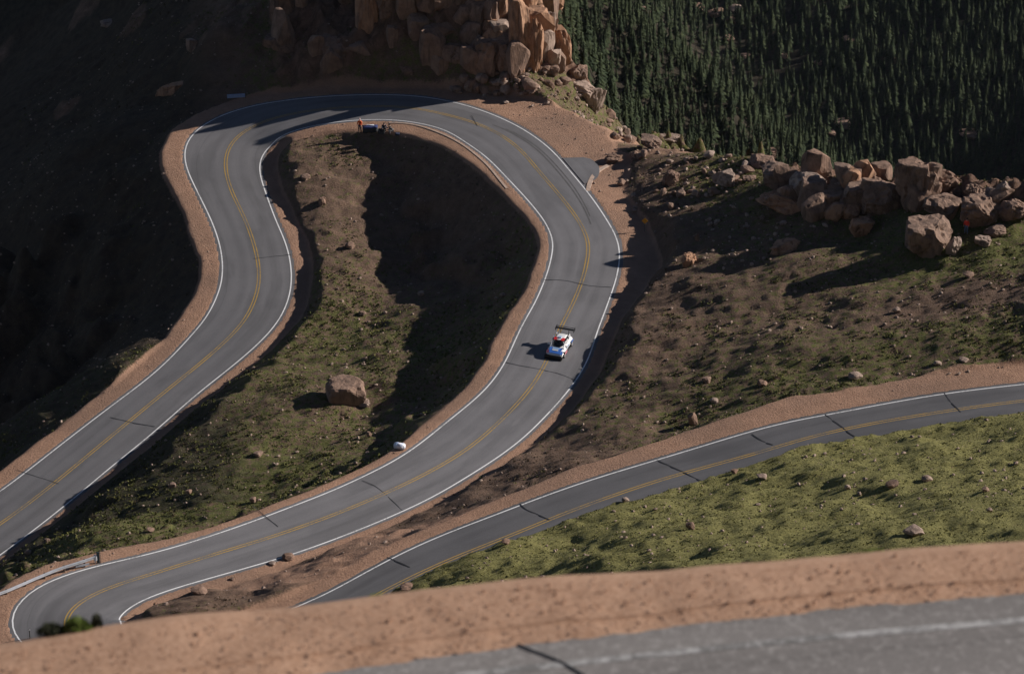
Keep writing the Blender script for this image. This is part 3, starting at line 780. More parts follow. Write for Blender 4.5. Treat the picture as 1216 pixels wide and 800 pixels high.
for a in [ # px, foot y, w, h, label, dict
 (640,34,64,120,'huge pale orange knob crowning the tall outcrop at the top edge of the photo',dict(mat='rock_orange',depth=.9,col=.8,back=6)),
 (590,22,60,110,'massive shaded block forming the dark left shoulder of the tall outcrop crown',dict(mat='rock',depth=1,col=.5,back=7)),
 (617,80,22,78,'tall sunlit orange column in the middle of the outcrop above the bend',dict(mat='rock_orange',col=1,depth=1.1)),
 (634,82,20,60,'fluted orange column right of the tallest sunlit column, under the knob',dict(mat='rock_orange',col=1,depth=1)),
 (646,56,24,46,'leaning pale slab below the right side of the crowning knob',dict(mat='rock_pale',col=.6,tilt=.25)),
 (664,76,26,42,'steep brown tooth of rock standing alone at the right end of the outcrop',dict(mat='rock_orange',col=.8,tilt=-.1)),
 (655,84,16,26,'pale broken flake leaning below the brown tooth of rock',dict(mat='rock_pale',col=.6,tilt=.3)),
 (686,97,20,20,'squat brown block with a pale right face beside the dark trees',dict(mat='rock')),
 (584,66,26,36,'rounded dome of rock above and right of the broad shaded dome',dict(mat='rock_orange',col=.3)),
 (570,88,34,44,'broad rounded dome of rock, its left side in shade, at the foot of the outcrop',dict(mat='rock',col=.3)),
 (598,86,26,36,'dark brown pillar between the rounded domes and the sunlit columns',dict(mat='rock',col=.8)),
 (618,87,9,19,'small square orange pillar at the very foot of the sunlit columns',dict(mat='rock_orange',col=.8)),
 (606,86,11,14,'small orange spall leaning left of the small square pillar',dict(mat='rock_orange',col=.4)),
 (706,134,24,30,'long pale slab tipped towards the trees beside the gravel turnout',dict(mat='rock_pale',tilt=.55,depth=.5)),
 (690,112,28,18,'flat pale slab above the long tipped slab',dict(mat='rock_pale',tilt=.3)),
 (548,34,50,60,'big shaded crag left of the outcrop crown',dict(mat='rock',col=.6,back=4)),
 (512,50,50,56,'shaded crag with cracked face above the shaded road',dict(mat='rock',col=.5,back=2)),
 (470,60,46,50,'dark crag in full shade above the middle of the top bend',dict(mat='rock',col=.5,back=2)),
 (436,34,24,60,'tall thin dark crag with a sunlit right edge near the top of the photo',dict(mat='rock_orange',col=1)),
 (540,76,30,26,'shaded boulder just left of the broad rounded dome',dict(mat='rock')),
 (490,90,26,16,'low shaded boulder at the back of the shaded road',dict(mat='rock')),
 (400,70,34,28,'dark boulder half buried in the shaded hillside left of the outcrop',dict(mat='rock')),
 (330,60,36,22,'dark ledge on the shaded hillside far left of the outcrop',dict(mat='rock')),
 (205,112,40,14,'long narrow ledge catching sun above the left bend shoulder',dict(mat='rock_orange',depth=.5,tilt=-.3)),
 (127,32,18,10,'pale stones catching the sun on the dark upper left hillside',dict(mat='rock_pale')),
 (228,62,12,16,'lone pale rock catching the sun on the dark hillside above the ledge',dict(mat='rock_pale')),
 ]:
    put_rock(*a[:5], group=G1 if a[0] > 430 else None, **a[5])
# a second rank of blocks fills the outcrop and its shaded face
r = random.Random(21)
for i in range(54):
    if i < 26: px, py = r.uniform(575, 668), r.uniform(6, 92)
    else: px, py = r.uniform(330, 590), r.uniform(4, 92)
    if i < 26 and px > 640 + py * .45: continue
    p = hit(px, py)
    if p[1] > 420: continue
    w = r.uniform(14, 30) if i < 26 else r.uniform(12, 34)
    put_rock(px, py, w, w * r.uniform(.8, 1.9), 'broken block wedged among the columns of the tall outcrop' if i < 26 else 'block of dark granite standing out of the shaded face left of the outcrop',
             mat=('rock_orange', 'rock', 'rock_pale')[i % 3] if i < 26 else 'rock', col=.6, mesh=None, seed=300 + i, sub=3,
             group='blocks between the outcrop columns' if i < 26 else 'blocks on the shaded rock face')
G2 = 'boulders of the right hand outcrop along the ridge'
for a in [
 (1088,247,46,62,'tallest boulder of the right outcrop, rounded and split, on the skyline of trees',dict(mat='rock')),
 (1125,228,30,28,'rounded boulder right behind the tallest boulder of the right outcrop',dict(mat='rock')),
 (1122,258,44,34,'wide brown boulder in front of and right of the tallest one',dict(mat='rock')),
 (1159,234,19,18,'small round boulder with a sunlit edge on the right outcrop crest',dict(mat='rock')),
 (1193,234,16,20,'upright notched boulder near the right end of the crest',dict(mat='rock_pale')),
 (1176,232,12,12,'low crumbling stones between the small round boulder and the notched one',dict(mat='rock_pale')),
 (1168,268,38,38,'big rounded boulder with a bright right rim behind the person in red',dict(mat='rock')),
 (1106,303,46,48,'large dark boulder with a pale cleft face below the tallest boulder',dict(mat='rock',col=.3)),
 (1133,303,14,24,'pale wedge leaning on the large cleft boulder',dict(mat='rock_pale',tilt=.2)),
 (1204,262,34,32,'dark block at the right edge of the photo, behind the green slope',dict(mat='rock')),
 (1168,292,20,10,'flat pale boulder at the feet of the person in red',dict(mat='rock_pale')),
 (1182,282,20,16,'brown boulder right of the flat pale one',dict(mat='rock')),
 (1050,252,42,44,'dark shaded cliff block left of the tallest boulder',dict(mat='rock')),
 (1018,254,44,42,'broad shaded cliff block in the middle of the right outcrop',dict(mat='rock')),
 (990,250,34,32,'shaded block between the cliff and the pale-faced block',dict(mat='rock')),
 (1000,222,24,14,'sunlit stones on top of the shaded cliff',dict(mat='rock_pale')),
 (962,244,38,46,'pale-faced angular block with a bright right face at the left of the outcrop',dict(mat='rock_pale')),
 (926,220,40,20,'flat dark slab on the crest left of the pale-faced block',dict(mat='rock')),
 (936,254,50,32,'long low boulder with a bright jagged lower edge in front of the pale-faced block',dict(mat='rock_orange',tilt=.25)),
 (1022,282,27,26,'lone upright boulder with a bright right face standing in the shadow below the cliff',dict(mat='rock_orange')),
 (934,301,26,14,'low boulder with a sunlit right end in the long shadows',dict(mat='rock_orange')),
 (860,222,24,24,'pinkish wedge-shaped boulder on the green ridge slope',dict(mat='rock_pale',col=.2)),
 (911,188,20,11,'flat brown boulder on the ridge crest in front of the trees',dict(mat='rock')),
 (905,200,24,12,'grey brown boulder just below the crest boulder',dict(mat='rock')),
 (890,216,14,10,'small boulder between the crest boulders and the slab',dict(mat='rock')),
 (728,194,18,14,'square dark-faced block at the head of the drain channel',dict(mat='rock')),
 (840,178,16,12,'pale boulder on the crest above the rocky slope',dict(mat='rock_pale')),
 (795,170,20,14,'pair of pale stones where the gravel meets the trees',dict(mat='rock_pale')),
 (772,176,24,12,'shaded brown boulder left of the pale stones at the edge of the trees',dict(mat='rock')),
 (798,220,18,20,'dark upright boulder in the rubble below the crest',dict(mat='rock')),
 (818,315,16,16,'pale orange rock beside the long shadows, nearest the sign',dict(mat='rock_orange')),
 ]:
    a = list(a); k_ = 1.1 if a[0] > 880 and a[2] > 16 else 1.0; a[3] *= .88
    put_rock(a[0], a[1], a[2] * k_, a[3] * (1 + (k_ - 1) * .4), a[4], group=G2, **a[5])
fr = in_poly([(905,212),(980,208),(1070,200),(1110,196),(1150,215),(1200,226),(1206,262),(1140,262),(1090,262),(980,260),(915,252)])
r = random.Random(5)
for i in range(24):
    px, py = fr(r)
    w = r.uniform(14, 32)
    put_rock(px, py + 4, w, w * r.uniform(.7, 1.2), 'block of brown granite packed into the right outcrop between larger boulders', mat=('rock', 'rock_orange', 'rock')[i % 3], col=.4, seed=500 + i, sub=3, group='blocks packed between the boulders of the right outcrop')
put_rock(410, 478, 38, 30, 'large lone brown boulder with a sunlit top on the slope inside the loop', 'boulder', mat='rock', depth=.95, rough=.07, cat='boulder', sub=4, seed=8, cuts=0, sink=.35, rz=.2)
put_rock(430, 482, 22, 10, 'flat pale stone tucked against the right side of the large lone boulder', mat='rock_pale', depth=.7)
# single rocks one can point at
for px, py, w, h, lab in [
 (839,455,12,9,'square brown rock on the grass above the right road, left of its near twin'),
 (905,459,11,8,'square brown rock on the grass above the right road, right of its near twin'),
 (822,505,11,16,'upright rock on the edge of the dirt bank above the right road'),
 (848,478,10,6,'small rock on the grass between the square rock and the upright one'),
 (1015,451,16,7,'low dark rock at the grass edge over the right road'),
 (1113,434,9,6,'white stone at the end of the grass strip on the right'),
 (1145,430,12,6,'flat white stone beside the bright green strip on the right'),
 (1065,372,9,8,'lone pale rock halfway up the right hillside'),
 (1150,330,12,8,'dark rock with a long shadow on the green slope below the right outcrop'),
 (362,214,11,8,'pale flat rock near the inside of the left bend'),
 (382,244,8,9,'upright pale stone inside the loop near the left bank'),
 (384,240,7,7,'white stone inside the loop next to the upright pale stone'),
 (415,296,10,9,'orange stone in the middle of the slope inside the loop'),
 (430,375,8,6,'pale stone above the large lone boulder'),
 (500,352,8,7,'stone with a grass tuft in the dark middle of the loop'),
 (597,353,7,6,'white stone in the shaded bank left of the racing car'),
 (589,357,5,5,'tiny white stone beside the white stone in the shaded bank'),
 (438,519,6,7,'white stone in the shaded slope left of the white block'),
 (306,542,12,5,'flat pale stone lying in the shaded slope above the lower road'),
 (205,579,9,7,'pale stone above the lower road on the left grass'),
 (224,587,8,7,'pinkish stone just right of the pale stone on the left grass'),
 (300,597,9,8,'pale stone on the verge of the lower road'),
 (178,632,9,6,'brown stone on the left grass near the lower road'),
 (56,645,7,7,'orange stone beside the shadow at the lower left road'),
 (33,658,7,6,'pinkish stone above the guardrail'),
 (342,665,13,6,'dark rock on the inner verge of the lower road'),
 (323,671,9,5,'rock left of the dark rock on the inner verge of the lower road'),
 (275,689,6,4,'small white stone on the inner verge of the lower road'),
 (236,706,18,8,'jagged rocks on the lip of the hollow near the hairpin'),
 (482,702,16,9,'dark stones at the lower end of the green slope by the right road'),
 (820,628,10,9,'dark stone on the green slope just above the near gravel'),
 (905,568,12,6,'orange stone at the road edge of the green slope'),
 (872,562,9,6,'pale stone at the road edge of the green slope'),
 (1006,581,7,6,'pink stone in the middle of the green slope'),
 (1060,580,14,9,'dark rock right of the pink stone on the green slope'),
 (1100,572,12,8,'dark rock upslope of the green slope near its right end'),
 (1170,584,8,7,'pale stone with a shadow on the right of the green slope'),
 (1175,608,7,6,'orange stone at the dark right end of the green slope'),
 (1085,637,22,10,'dark rock heap at the lip of the green slope above the near gravel'),
 (600,646,10,6,'orange stone on the left part of the green slope'),
 (742,596,8,6,'white stone where the green slope meets the road'),
 (797,249,9,9,'white stone in the shadows above the sign'),
 (828,286,6,9,'white upright stone in the long shadows'),
 ]:
    put_rock(px, py, w, h, lab, mesh=random.choice(SMALL), sink=.1)
# rubble below the outcrop and on the ridge slope
def scatter(n, region, smin, smax, label, group, seed):
    r = random.Random(seed); out = []
    tries = 0
    while len(out) < n and tries < n * 30:
        tries += 1
        px, py = region(r)
        p = hit(px, py)
        if abs(PX(p)[0] - px) > 2 or p[2] < -40 or p[1] > 400 or gsample(ROADD, p[0], p[1]) < 1.0: continue
        s = smin + (smax - smin) * r.random() ** 2.2
        o = obj('rock', r.choice(SMALL))
        o.scale = (s * r.uniform(.8, 1.4), s * r.uniform(.7, 1.1), s * r.uniform(.5, .95))
        o.location = (p[0], p[1], p[2] + o.scale[2] * .25); o.rotation_euler = (r.uniform(-.4, .4), r.uniform(-.4, .4), r.uniform(0, 6.3))
        tag(o, label, 'rock', group); out.append(o)
scatter(95, in_poly([(545,92),(600,86),(650,80),(690,100),(715,125),(700,138),(650,112),(600,112),(560,118),(530,104)]), .3, 1.6, 'broken granite rubble spread at the foot of the tall outcrop', 'rubble at the foot of the tall outcrop', 3)
scatter(62, in_poly([(725,205),(760,165),(830,175),(900,195),(860,235),(800,235),(740,225)]), .3, 1.2, 'angular stone strewn over the rocky ridge slope right of the drain channel', 'stones strewn on the ridge slope', 4)
scatter(16, in_poly([(715,130),(745,150),(760,170),(730,170)]), .4, 1.5, 'pale stone on the slope between the gravel turnout and the trees', 'stones by the gravel turnout', 5)
# countless small stones on all the slopes: one object
def stones(n, seed):
    r = np.random.default_rng(seed)
    b_ = bmesh.new(); bmesh.ops.create_icosphere(b_, subdivisions=1, radius=.5)
    for v in b_.verts: v.co *= random.uniform(.75, 1.1)
    bv = np.array([v.co[:] for v in b_.verts]); bf = np.array([[v.index for v in f_.verts] for f_ in b_.faces]); b_.free()
    x = r.uniform(-62, 62, n); y = r.uniform(205, 374, n)
    keep = (gsample(ROADD, x, y) > .4) & (hz(x, y) > -30); x, y = x[keep], y[keep]; n = len(x)
    dens = fbm(x, y, 9, 3, 90)
    for c_, rr_ in ((W(620, 105, -2.5), 9), (W(800, 205, 0), 12), (W(740, 215, -1.5), 6), (W(700, 130, -2.5), 6), (W(900, 280, 3), 10)):
        dens = np.maximum(dens, 1.6 * np.exp(-((x - c_[0]) ** 2 + (y - c_[1]) ** 2) / rr_ ** 2) + dens * .3)
    keep = dens > r.uniform(-1.0, .7, n); x, y, dens = x[keep], y[keep], dens[keep]; n = len(x)
    s = (.07 + .38 * r.random(n) ** 6.0) * (1 + 1.0 * smooth01(dens, .6, 1.4))
    s = np.where(gsample(ROADD, x, y) < 2.5, s * .5, s)
    a = r.uniform(0, 6.28, n); ca, sa = np.cos(a), np.sin(a)
    sxyz = np.stack([s * r.uniform(.8, 1.4, n), s * r.uniform(.7, 1.1, n), s * r.uniform(.5, .9, n)], 1)
    v = bv[None] * sxyz[:, None]
    vx = v[..., 0] * ca[:, None] - v[..., 1] * sa[:, None]; vy = v[..., 0] * sa[:, None] + v[..., 1] * ca[:, None]
    v = np.stack([vx + x[:, None], vy + y[:, None], v[..., 2] + (hz(x, y) + s * .15)[:, None]], -1)
    f_ = bf[None] + (np.arange(n) * len(bv))[:, None, None]
    return npmesh('loose_stones', v.reshape(-1, 3), f_.reshape(-1, 3), M['rock_pale'])
tag(obj('loose_stones', stones(24000, 5)), 'countless small stones strewn over the slopes', 'stones', kind='stuff')
# pebbles on the near gravel
def near_stones(n, seed):
    r = np.random.default_rng(seed)
    b_ = bmesh.new(); bmesh.ops.create_icosphere(b_, subdivisions=1, radius=.5)
    bv = np.array([v.co[:] for v in b_.verts]) * np.random.default_rng(1).uniform(.75, 1.1, (len(b_.verts), 1)); bf = np.array([[v.index for v in f_.verts] for f_ in b_.faces]); b_.free()
    u = r.integers(0, len(pxs) - 1, n); t = r.uniform(0, .97, n)
    p = rimP[u] * (1 - t)[:, None] + aspP[u] * t[:, None] + np.c_[r.uniform(-.03, .03, (n, 2)), np.zeros(n)]
    s = .010 + .030 * r.random(n) ** 7
    v = bv[None] * s[:, None, None] * r.uniform(.6, 1.3, (n, 1, 3)) + p[:, None]
    v[..., 2] += .0
    f_ = bf[None] + (np.arange(n) * len(bv))[:, None, None]
    return npmesh('gravel', v.reshape(-1, 3), f_.reshape(-1, 3), M['near_gravel'])
tag(obj('gravel', near_stones(4500, 8)), 'coarse orange gravel scattered over the near shoulder', 'gravel', kind='stuff')

# ------------------------------------------------------------------ grass and low plants
def leaf_material(name, a, b_, var=1.0):
    m, nt, b = mat_new(name); t = NT(nt)
    geo = nt.nodes.new('ShaderNodeNewGeometry')
    n = t.noise(.35, 4, .6, geo.outputs['Position']); r_ = geo.outputs['Random Per Island']
    c = t.mix(t.ramp(n, .35, .65), a, b_)
    c = t.mix(t.ramp(r_, 0, 1, 0, .7), c, tuple(x * .55 for x in a))
    t.L(c, b.inputs['Base Color']); b.inputs['Roughness'].default_value = .85
    b.inputs['Specular IOR Level'].default_value = .15
    return m
M['grass'] = leaf_material('alpine_grass', (.085, .095, .026), (.19, .180, .060))
M['dry_grass'] = leaf_material('dry_grass', (.11, .11, .034), (.25, .235, .088))
M['scrub'] = leaf_material('scrub', (.07, .055, .032), (.13, .095, .060))
M['bright_grass'] = leaf_material('fresh_grass', (.10, .15, .028), (.17, .22, .05))
M['spruce'] = leaf_material('spruce_needles', (.028, .043, .020), (.060, .074, .031))
M['bark'] = simple_mat('bark', (.09, .065, .05), .95)
def tuft_proto(seed, n=7):
    r = random.Random(seed); V = []; Fc = []
    for i in range(n):
        a = r.uniform(0, 6.28); rad = r.uniform(.05, .42); w = r.uniform(.10, .20); h = r.uniform(.35, 1.0) * (1.1 - rad)
        x, y = math.cos(a) * rad, math.sin(a) * rad; b = r.uniform(0, 6.28); dx, dy = math.cos(b) * w, math.sin(b) * w
        lx, ly = x + math.cos(a) * .22, y + math.sin(a) * .22
        k = len(V); V += [(x - dx, y - dy, -.15), (x + dx, y + dy, -.15), (lx + dx * .5, ly + dy * .5, h * .8), (lx - dx * .3, ly - dy * .3, h)]
        Fc.append((k, k + 1, k + 2, k + 3))
    return np.array(V), np.array(Fc)
def tufts(name, x, y, s, hgt, mat, seed):
    r = np.random.default_rng(seed); n = len(x); VV, FF = [], []; off = 0
    pr = [tuft_proto(i + seed) for i in range(5)]
    which = r.integers(0, 5, n); z = hz(x, y)
    for k in range(5):
        m = which == k; c = m.sum()
        if not c: continue
        bv, bf = pr[k]; a = r.uniform(0, 6.28, c); ca, sa = np.cos(a)[:, None], np.sin(a)[:, None]
        sx_ = s[m][:, None]
        vx = (bv[None, :, 0] * ca - bv[None, :, 1] * sa) * sx_ + x[m][:, None]
        vy = (bv[None, :, 0] * sa + bv[None, :, 1] * ca) * sx_ + y[m][:, None]
        vz = bv[None, :, 2] * (hgt[m][:, None]) + z[m][:, None]
        VV.append(np.stack([vx, vy, vz], -1).reshape(-1, 3)); FF.append((bf[None] + (np.arange(c) * len(bv))[:, None, None] + off).reshape(-1, 4)); off += c * len(bv)
    return npmesh(name, np.concatenate(VV), np.concatenate(FF), mat)
def grass_spots(n, seed, x0, x1, y0, y1, thr):
    r = np.random.default_rng(seed)
    x = r.uniform(x0, x1, n); y = r.uniform(y0, y1, n)
    g = gsample(grass, x, y) + .55 * fbm(x, y, 2.2, 3, 33) + .35 * fbm(x, y, 9, 2, 34)
    keep = (g > thr + r.uniform(-.12, .12, n)) & (gsample(gravel, x, y) < .35) & (gsample(ROADD, x, y) > 1.0) & (hz(x, y) > -25)
    x, y = x[keep], y[keep]
    return x, y, r
x, y, r = grass_spots(150000, 11, -62, 62, 196, 372, .50)
s = .18 + .32 * r.random(len(x)) ** 2; h = s * r.uniform(.22, .6, len(x))
print('tufts', len(x))
dry = gsample(near_slope, x, y) > .5
tag(obj('grass', tufts('grass', x[~dry], y[~dry], s[~dry], h[~dry], M['grass'], 3)), 'short olive alpine grass growing in patches over the slopes', 'grass', kind='stuff')
tag(obj('dry_grass', tufts('dry_grass', x[dry], y[dry], s[dry] * .62, h[dry] * .55, M['dry_grass'], 4)), 'pale olive turf covering the slope between the right road and the near gravel', 'grass', kind='stuff')
r2 = np.random.default_rng(77)
x = r2.uniform(-62, 62, 45000); y = r2.uniform(214, 372, 45000)
k = (gsample(gravel, x, y) < .3) & (gsample(ROADD, x, y) > 1.0) & (hz(x, y) > -25) & (fbm(x, y, 3, 3, 55) > .0) & (gsample(near_slope, x, y) < .5)
x, y = x[k], y[k]; s = .12 + .28 * r2.random(len(x)) ** 2; h = s * r2.uniform(.3, .8, len(x))
print('scrub', len(x))
tag(obj('scrub', tufts('scrub', x, y, s, h, M['scrub'], 7)), 'low dark brown scrub and dead tufts between the stones', 'scrub', kind='stuff')

# ------------------------------------------------------------------ spruce forest
def spruce(seed, tiers=13, k=7):
    r = random.Random(seed); V, Fc = [], []
    for i in range(tiers):
        t = i / (tiers - 1); z = .10 + .86 * t; rad = .17 * (1 - t) ** .85 + .012; drop = .085 * (1 - t * .6)
        a0 = r.uniform(0, 6.28)
        for j in range(k):
            if r.random() < .10: continue
            a = a0 + j * 6.283 / k + r.uniform(-.25, .25); rr = rad * r.uniform(.55, 1.18); w = .42 + r.uniform(-.1, .1)
            zz_ = z + r.uniform(-.015, .015)
            b0 = len(V)
            V += [(0.0, 0.0, zz_ + .045), (rr * .72 * math.cos(a - w), rr * .72 * math.sin(a - w), zz_ - drop * .55), (rr * math.cos(a), rr * math.sin(a), zz_ - drop * r.uniform(.7, 1.2)), (rr * .72 * math.cos(a + w), rr * .72 * math.sin(a + w), zz_ - drop * .45)]
            Fc.append((b0, b0 + 1, b0 + 2, b0 + 3))
    return np.array(V), np.array(Fc)
SPR = [spruce(40 + i, 11 + i % 3) for i in range(7)]
SPRM = [npmesh('crown', v, f, M['spruce']) for v, f in SPR]
bm = bmesh.new(); cyl(bm, (0, 0, .2), .012, .46, n=6, r2=.007); TRUNK = bmesh_mesh('trunk', bm, M['bark'])
fx, fy, fh, near = [], [], [], []
r = random.Random(77)
cell = {}
def far_hit(px, py):
    d = ray(px, py); t = np.arange(470, 1900, 2.0)
    x, y, z = d[0] * t, d[1] * t, CAMZ + d[2] * t
    k = np.argmax(z < hz(x, y))
    if k == 0: return None
    return x[k], y[k], float(hz(x[k], y[k]))
rows_ = []
for i in range(90000):
    px, py = r.uniform(560, 1290), r.uniform(-70, 330)
    p = far_hit(px, py)
    if p is None or p[1] < 420: continue
    x, y, z = p
    dep = y * cP - (z - CAMZ) * sP
    nearer = dep < 800
    sp = 1.4 if nearer else 2.4
    key = (int(x // sp), int(y // (sp * 1.25)))
    if key in cell or not nearer and fbm(np.array([x]), np.array([y]), 30, 2, 5)[0] < -.72 + (r.random() - .5) * .3: continue
    cell[key] = 1
    h = (r.uniform(3.0, 6.6) if nearer else r.uniform(4.5, 9.5)) * (.6 if r.random() < .25 else 1)
    rows_.append((h * F / dep, x, y, z, h, px, py))
print('trees', len(rows_))
rows_.sort(reverse=True)
def seen(t):
    return 640 < t[5] < 1225 and -5 < t[6] < 300
vis = [t for t in rows_ if seen(t)]
pick = vis[:300]; ids = set(id(t) for t in pick); rest = [t for t in rows_ if id(t) not in ids]
proto = []
for t in pick:
    k = r.randrange(7)
    o = empty('spruce_tree', (t[1], t[2], t[3] - .2), r.uniform(0, 6.28))
    wd = r.uniform(.95, 1.5)
    o.scale = (t[4] * wd, t[4] * wd, t[4])
    c = obj('crown', SPRM[k], o); tr = obj('trunk', TRUNK, o)
    near_ = F * t[4] and (t[2] * cP - (t[3] - CAMZ) * sP) < 800
    tag(o, 'slender green spruce in the sunlit wood just behind the ridge' if near_ else 'dark spruce on the shaded far side of the valley', 'spruce tree',
        'spruces of the sunlit wood behind the ridge' if near_ else 'spruces on the far valley side')
VV, FF = [], []; off = 0
rr_ = np.random.default_rng(9)
for k in range(7):
    T = [t for i, t in enumerate(rest) if i % 7 == k]
    if not T: continue
    T = np.array(T); c = len(T); bv, bf = SPR[k]
    a = rr_.uniform(0, 6.28, c)[:, None]; wd = rr_.uniform(.95, 1.5, c)[:, None] * T[:, 4:5]
    vx = (bv[None, :, 0] * np.cos(a) - bv[None, :, 1] * np.sin(a)) * wd + T[:, 1:2]; vy = (bv[None, :, 0] * np.sin(a) + bv[None, :, 1] * np.cos(a)) * wd + T[:, 2:3]
    vz = bv[None, :, 2] * T[:, 4:5] + T[:, 3:4] - .2
    VV.append(np.stack([vx, vy, vz], -1).reshape(-1, 3)); FF.append((bf[None] + (np.arange(c) * len(bv))[:, None, None] + off).reshape(-1, 4)); off += c * len(bv)
print('forest faces', sum(len(f_) for f_ in FF))
tag(obj('forest', npmesh('forest', np.concatenate(VV), np.concatenate(FF), M['spruce'])), 'dense dark spruce forest covering the valley side', 'forest', kind='stuff')

for px, py, w, h, lab in [(850,22,18,9,'pale boulder among dark spruces high on the far side, left of its neighbour'),(872,16,16,9,'pale boulder among dark spruces high on the far side, highest one'),
    (868,32,12,8,'pale boulder just below the highest far boulder among the spruces'),(864,50,14,6,'flat pale rock among the far spruces below the group of boulders'),(828,14,14,7,'pinkish rock at the top edge among the far spruces'),
    (762,16,10,7,'small pink rock among spruces near the top edge, leftmost one'),(1006,52,14,6,'pale ledge in a gap of the far forest'),(970,78,12,5,'thin pale ledge low in the far forest gap'),(884,70,12,5,'pale ledge under the far boulders'),
    (1060,78,6,8,'upright pale rock in the far forest on the right'),(1000,152,24,8,'long pale ledge in a clearing above the right outcrop'),(985,160,12,6,'short pale ledge left end of the clearing above the right outcrop'),(1150,165,26,6,'long thin ledge in the shaded trees above the right end of the outcrop'),
    (930,70,10,5,'little pink rock between the far boulders and the clearing')]:
    q_ = far_hit(px, py)
    if q_: put_rock(px, py, w, h * 1.3, lab, at=np.array(q_) + np.array([0, -3, 1.0]), mesh=random.choice(SMALL), sink=.05)

# ------------------------------------------------------------------ the racing car
def loft(name, secs, mat, parent, close=True, smooth=True, sub=1):
    V = [p for s_ in secs for p in s_]; k = len(secs[0]); n = len(secs)
    bm = bmesh.new(); vs = [bm.verts.new(p) for p in V]
    for i in range(n - 1):
        for j in range(k - (0 if close else 1)):
            a, b = j, (j + 1) % k
            bm.faces.new((vs[i * k + a], vs[i * k + b], vs[(i + 1) * k + b], vs[(i + 1) * k + a]))
    if close:
        bm.faces.new(vs[:k][::-1]); bm.faces.new(vs[-k:])
    bmesh.ops.recalc_face_normals(bm, faces=bm.faces[:])
    o = obj(name, bmesh_mesh(name, bm, mat, smooth), parent)
    if sub:
        md = o.modifiers.new('s', 'SUBSURF'); md.levels = sub; md.render_levels = sub
    return o
def carpaint(name, c): 
    m, nt, b = mat_new(name); b.inputs['Base Color'].default_value = (*c, 1); b.inputs['Roughness'].default_value = .35; b.inputs['Coat Weight'].default_value = .6
    t = NT(nt); t.L(t.mix(t.ramp(t.noise(3, 4), .4, .7, 0, .3), c, tuple(x * .8 for x in c)), b.inputs['Base Color']); return m
M['white_paint'] = carpaint('white_car_paint', (.78, .78, .80)); M['blue_paint'] = carpaint('blue_car_paint', (.05, .16, .55)); M['red_paint'] = carpaint('red_car_paint', (.70, .03, .03))
M['lightblue'] = carpaint('pale_blue_paint', (.32, .48, .75)); M['pink'] = carpaint('pink_graphic', (.75, .22, .28))
M['black'] = simple_mat('black_plastic', (.012, .012, .015), .5); M['tyre'] = simple_mat('tyre_rubber', (.018, .018, .018), .85)
M['rim'] = simple_mat('wheel_rim', (.55, .55, .57), .35, .6); M['glass'] = simple_mat('dark_glass', (.01, .012, .015), .08, coat=.5); M['lamp'] = simple_mat('headlamp', (.7, .72, .75), .1, .2)
ci = s_at(659, 412)
hd = tan[ci] 
fwd = np.array([hd[0], hd[1]])
cx_, cy_ = W(664, 416, cw[s_at(656,412), 2])[:2]
car = empty('racing_car', (cx_, cy_, float(cw[s_at(656,412), 2]) + .0), math.atan2(fwd[1], fwd[0]) - .12, 1.0); car.scale = (.86, .98, .95)
tag(car, 'white, blue and red rally hatchback with a huge black rear wing driving down the road', 'racing car')
def sec(x, wb, wm, wt, zb, zm, zt):
    return [(x, -wb, zb), (x, -wm, zm), (x, -wt, zt), (x, wt, zt), (x, wm, zm), (x, wb, zb)]
loft('body', [sec(-2.12,.72,.80,.62,.30,.62,.86), sec(-1.95,.84,.93,.74,.20,.62,.96), sec(-1.35,.92,.99,.78,.17,.60,.97), sec(-.7,.88,.90,.76,.15,.58,.93), sec(.4,.88,.90,.76,.15,.56,.90), sec(1.0,.90,.95,.74,.15,.56,.86), sec(1.45,.92,.98,.70,.16,.54,.80), sec(1.95,.86,.90,.62,.18,.46,.68), sec(2.15,.70,.74,.52,.22,.40,.54)], M['white_paint'], car, sub=2)
def gsec(x, wb, wt, zb, zt): return [(x, -wb, zb), (x, -wt, zt), (x, wt, zt), (x, wb, zb)]
gl = loft('windows', [gsec(-1.75,.66,.50,.86,1.10), gsec(-1.3,.72,.58,.88,1.30), gsec(-.3,.74,.60,.86,1.36), gsec(.25,.73,.56,.86,1.28), gsec(.95,.70,.60,.82,.92)], M['glass'], car, sub=1)
loft('roof', [gsec(-1.72,.52,.48,1.10,1.16), gsec(-1.3,.60,.55,1.27,1.36), gsec(-.3,.62,.57,1.33,1.42), gsec(.22,.58,.53,1.26,1.345)], M['white_paint'], car, sub=1)
def panel(name, pts, mat, th=.02, parent=None):
    bm = bmesh.new(); a = [bm.verts.new(p) for p in pts]; b = [bm.verts.new((p[0], p[1], p[2] + th)) for p in pts]; n = len(pts)
    bm.faces.new(a[::-1]); bm.faces.new(b)
    for i in range(n): bm.faces.new((a[i], a[(i + 1) % n], b[(i + 1) % n], b[i]))
    bmesh.ops.recalc_face_normals(bm, faces=bm.faces[:])
    return obj(name, bmesh_mesh(name, bm, mat), parent or car)
hood = panel('bonnet', [(.98,-.66,.835),(.98,.66,.835),(1.5,.62,.775),(1.95,.50,.66),(1.95,-.50,.66),(1.5,-.62,.775)], M['blue_paint'], .03)
panel('bonnet_stripe', [(1.0,-.42,.868),(1.0,.42,.868),(1.3,.30,.835),(1.3,-.30,.835)], M['lightblue'], .012, hood)
panel('bonnet_stripe', [(1.38,-.34,.825),(1.38,.30,.825),(1.55,.34,.80),(1.55,-.26,.80)], M['white_paint'], .012, hood)
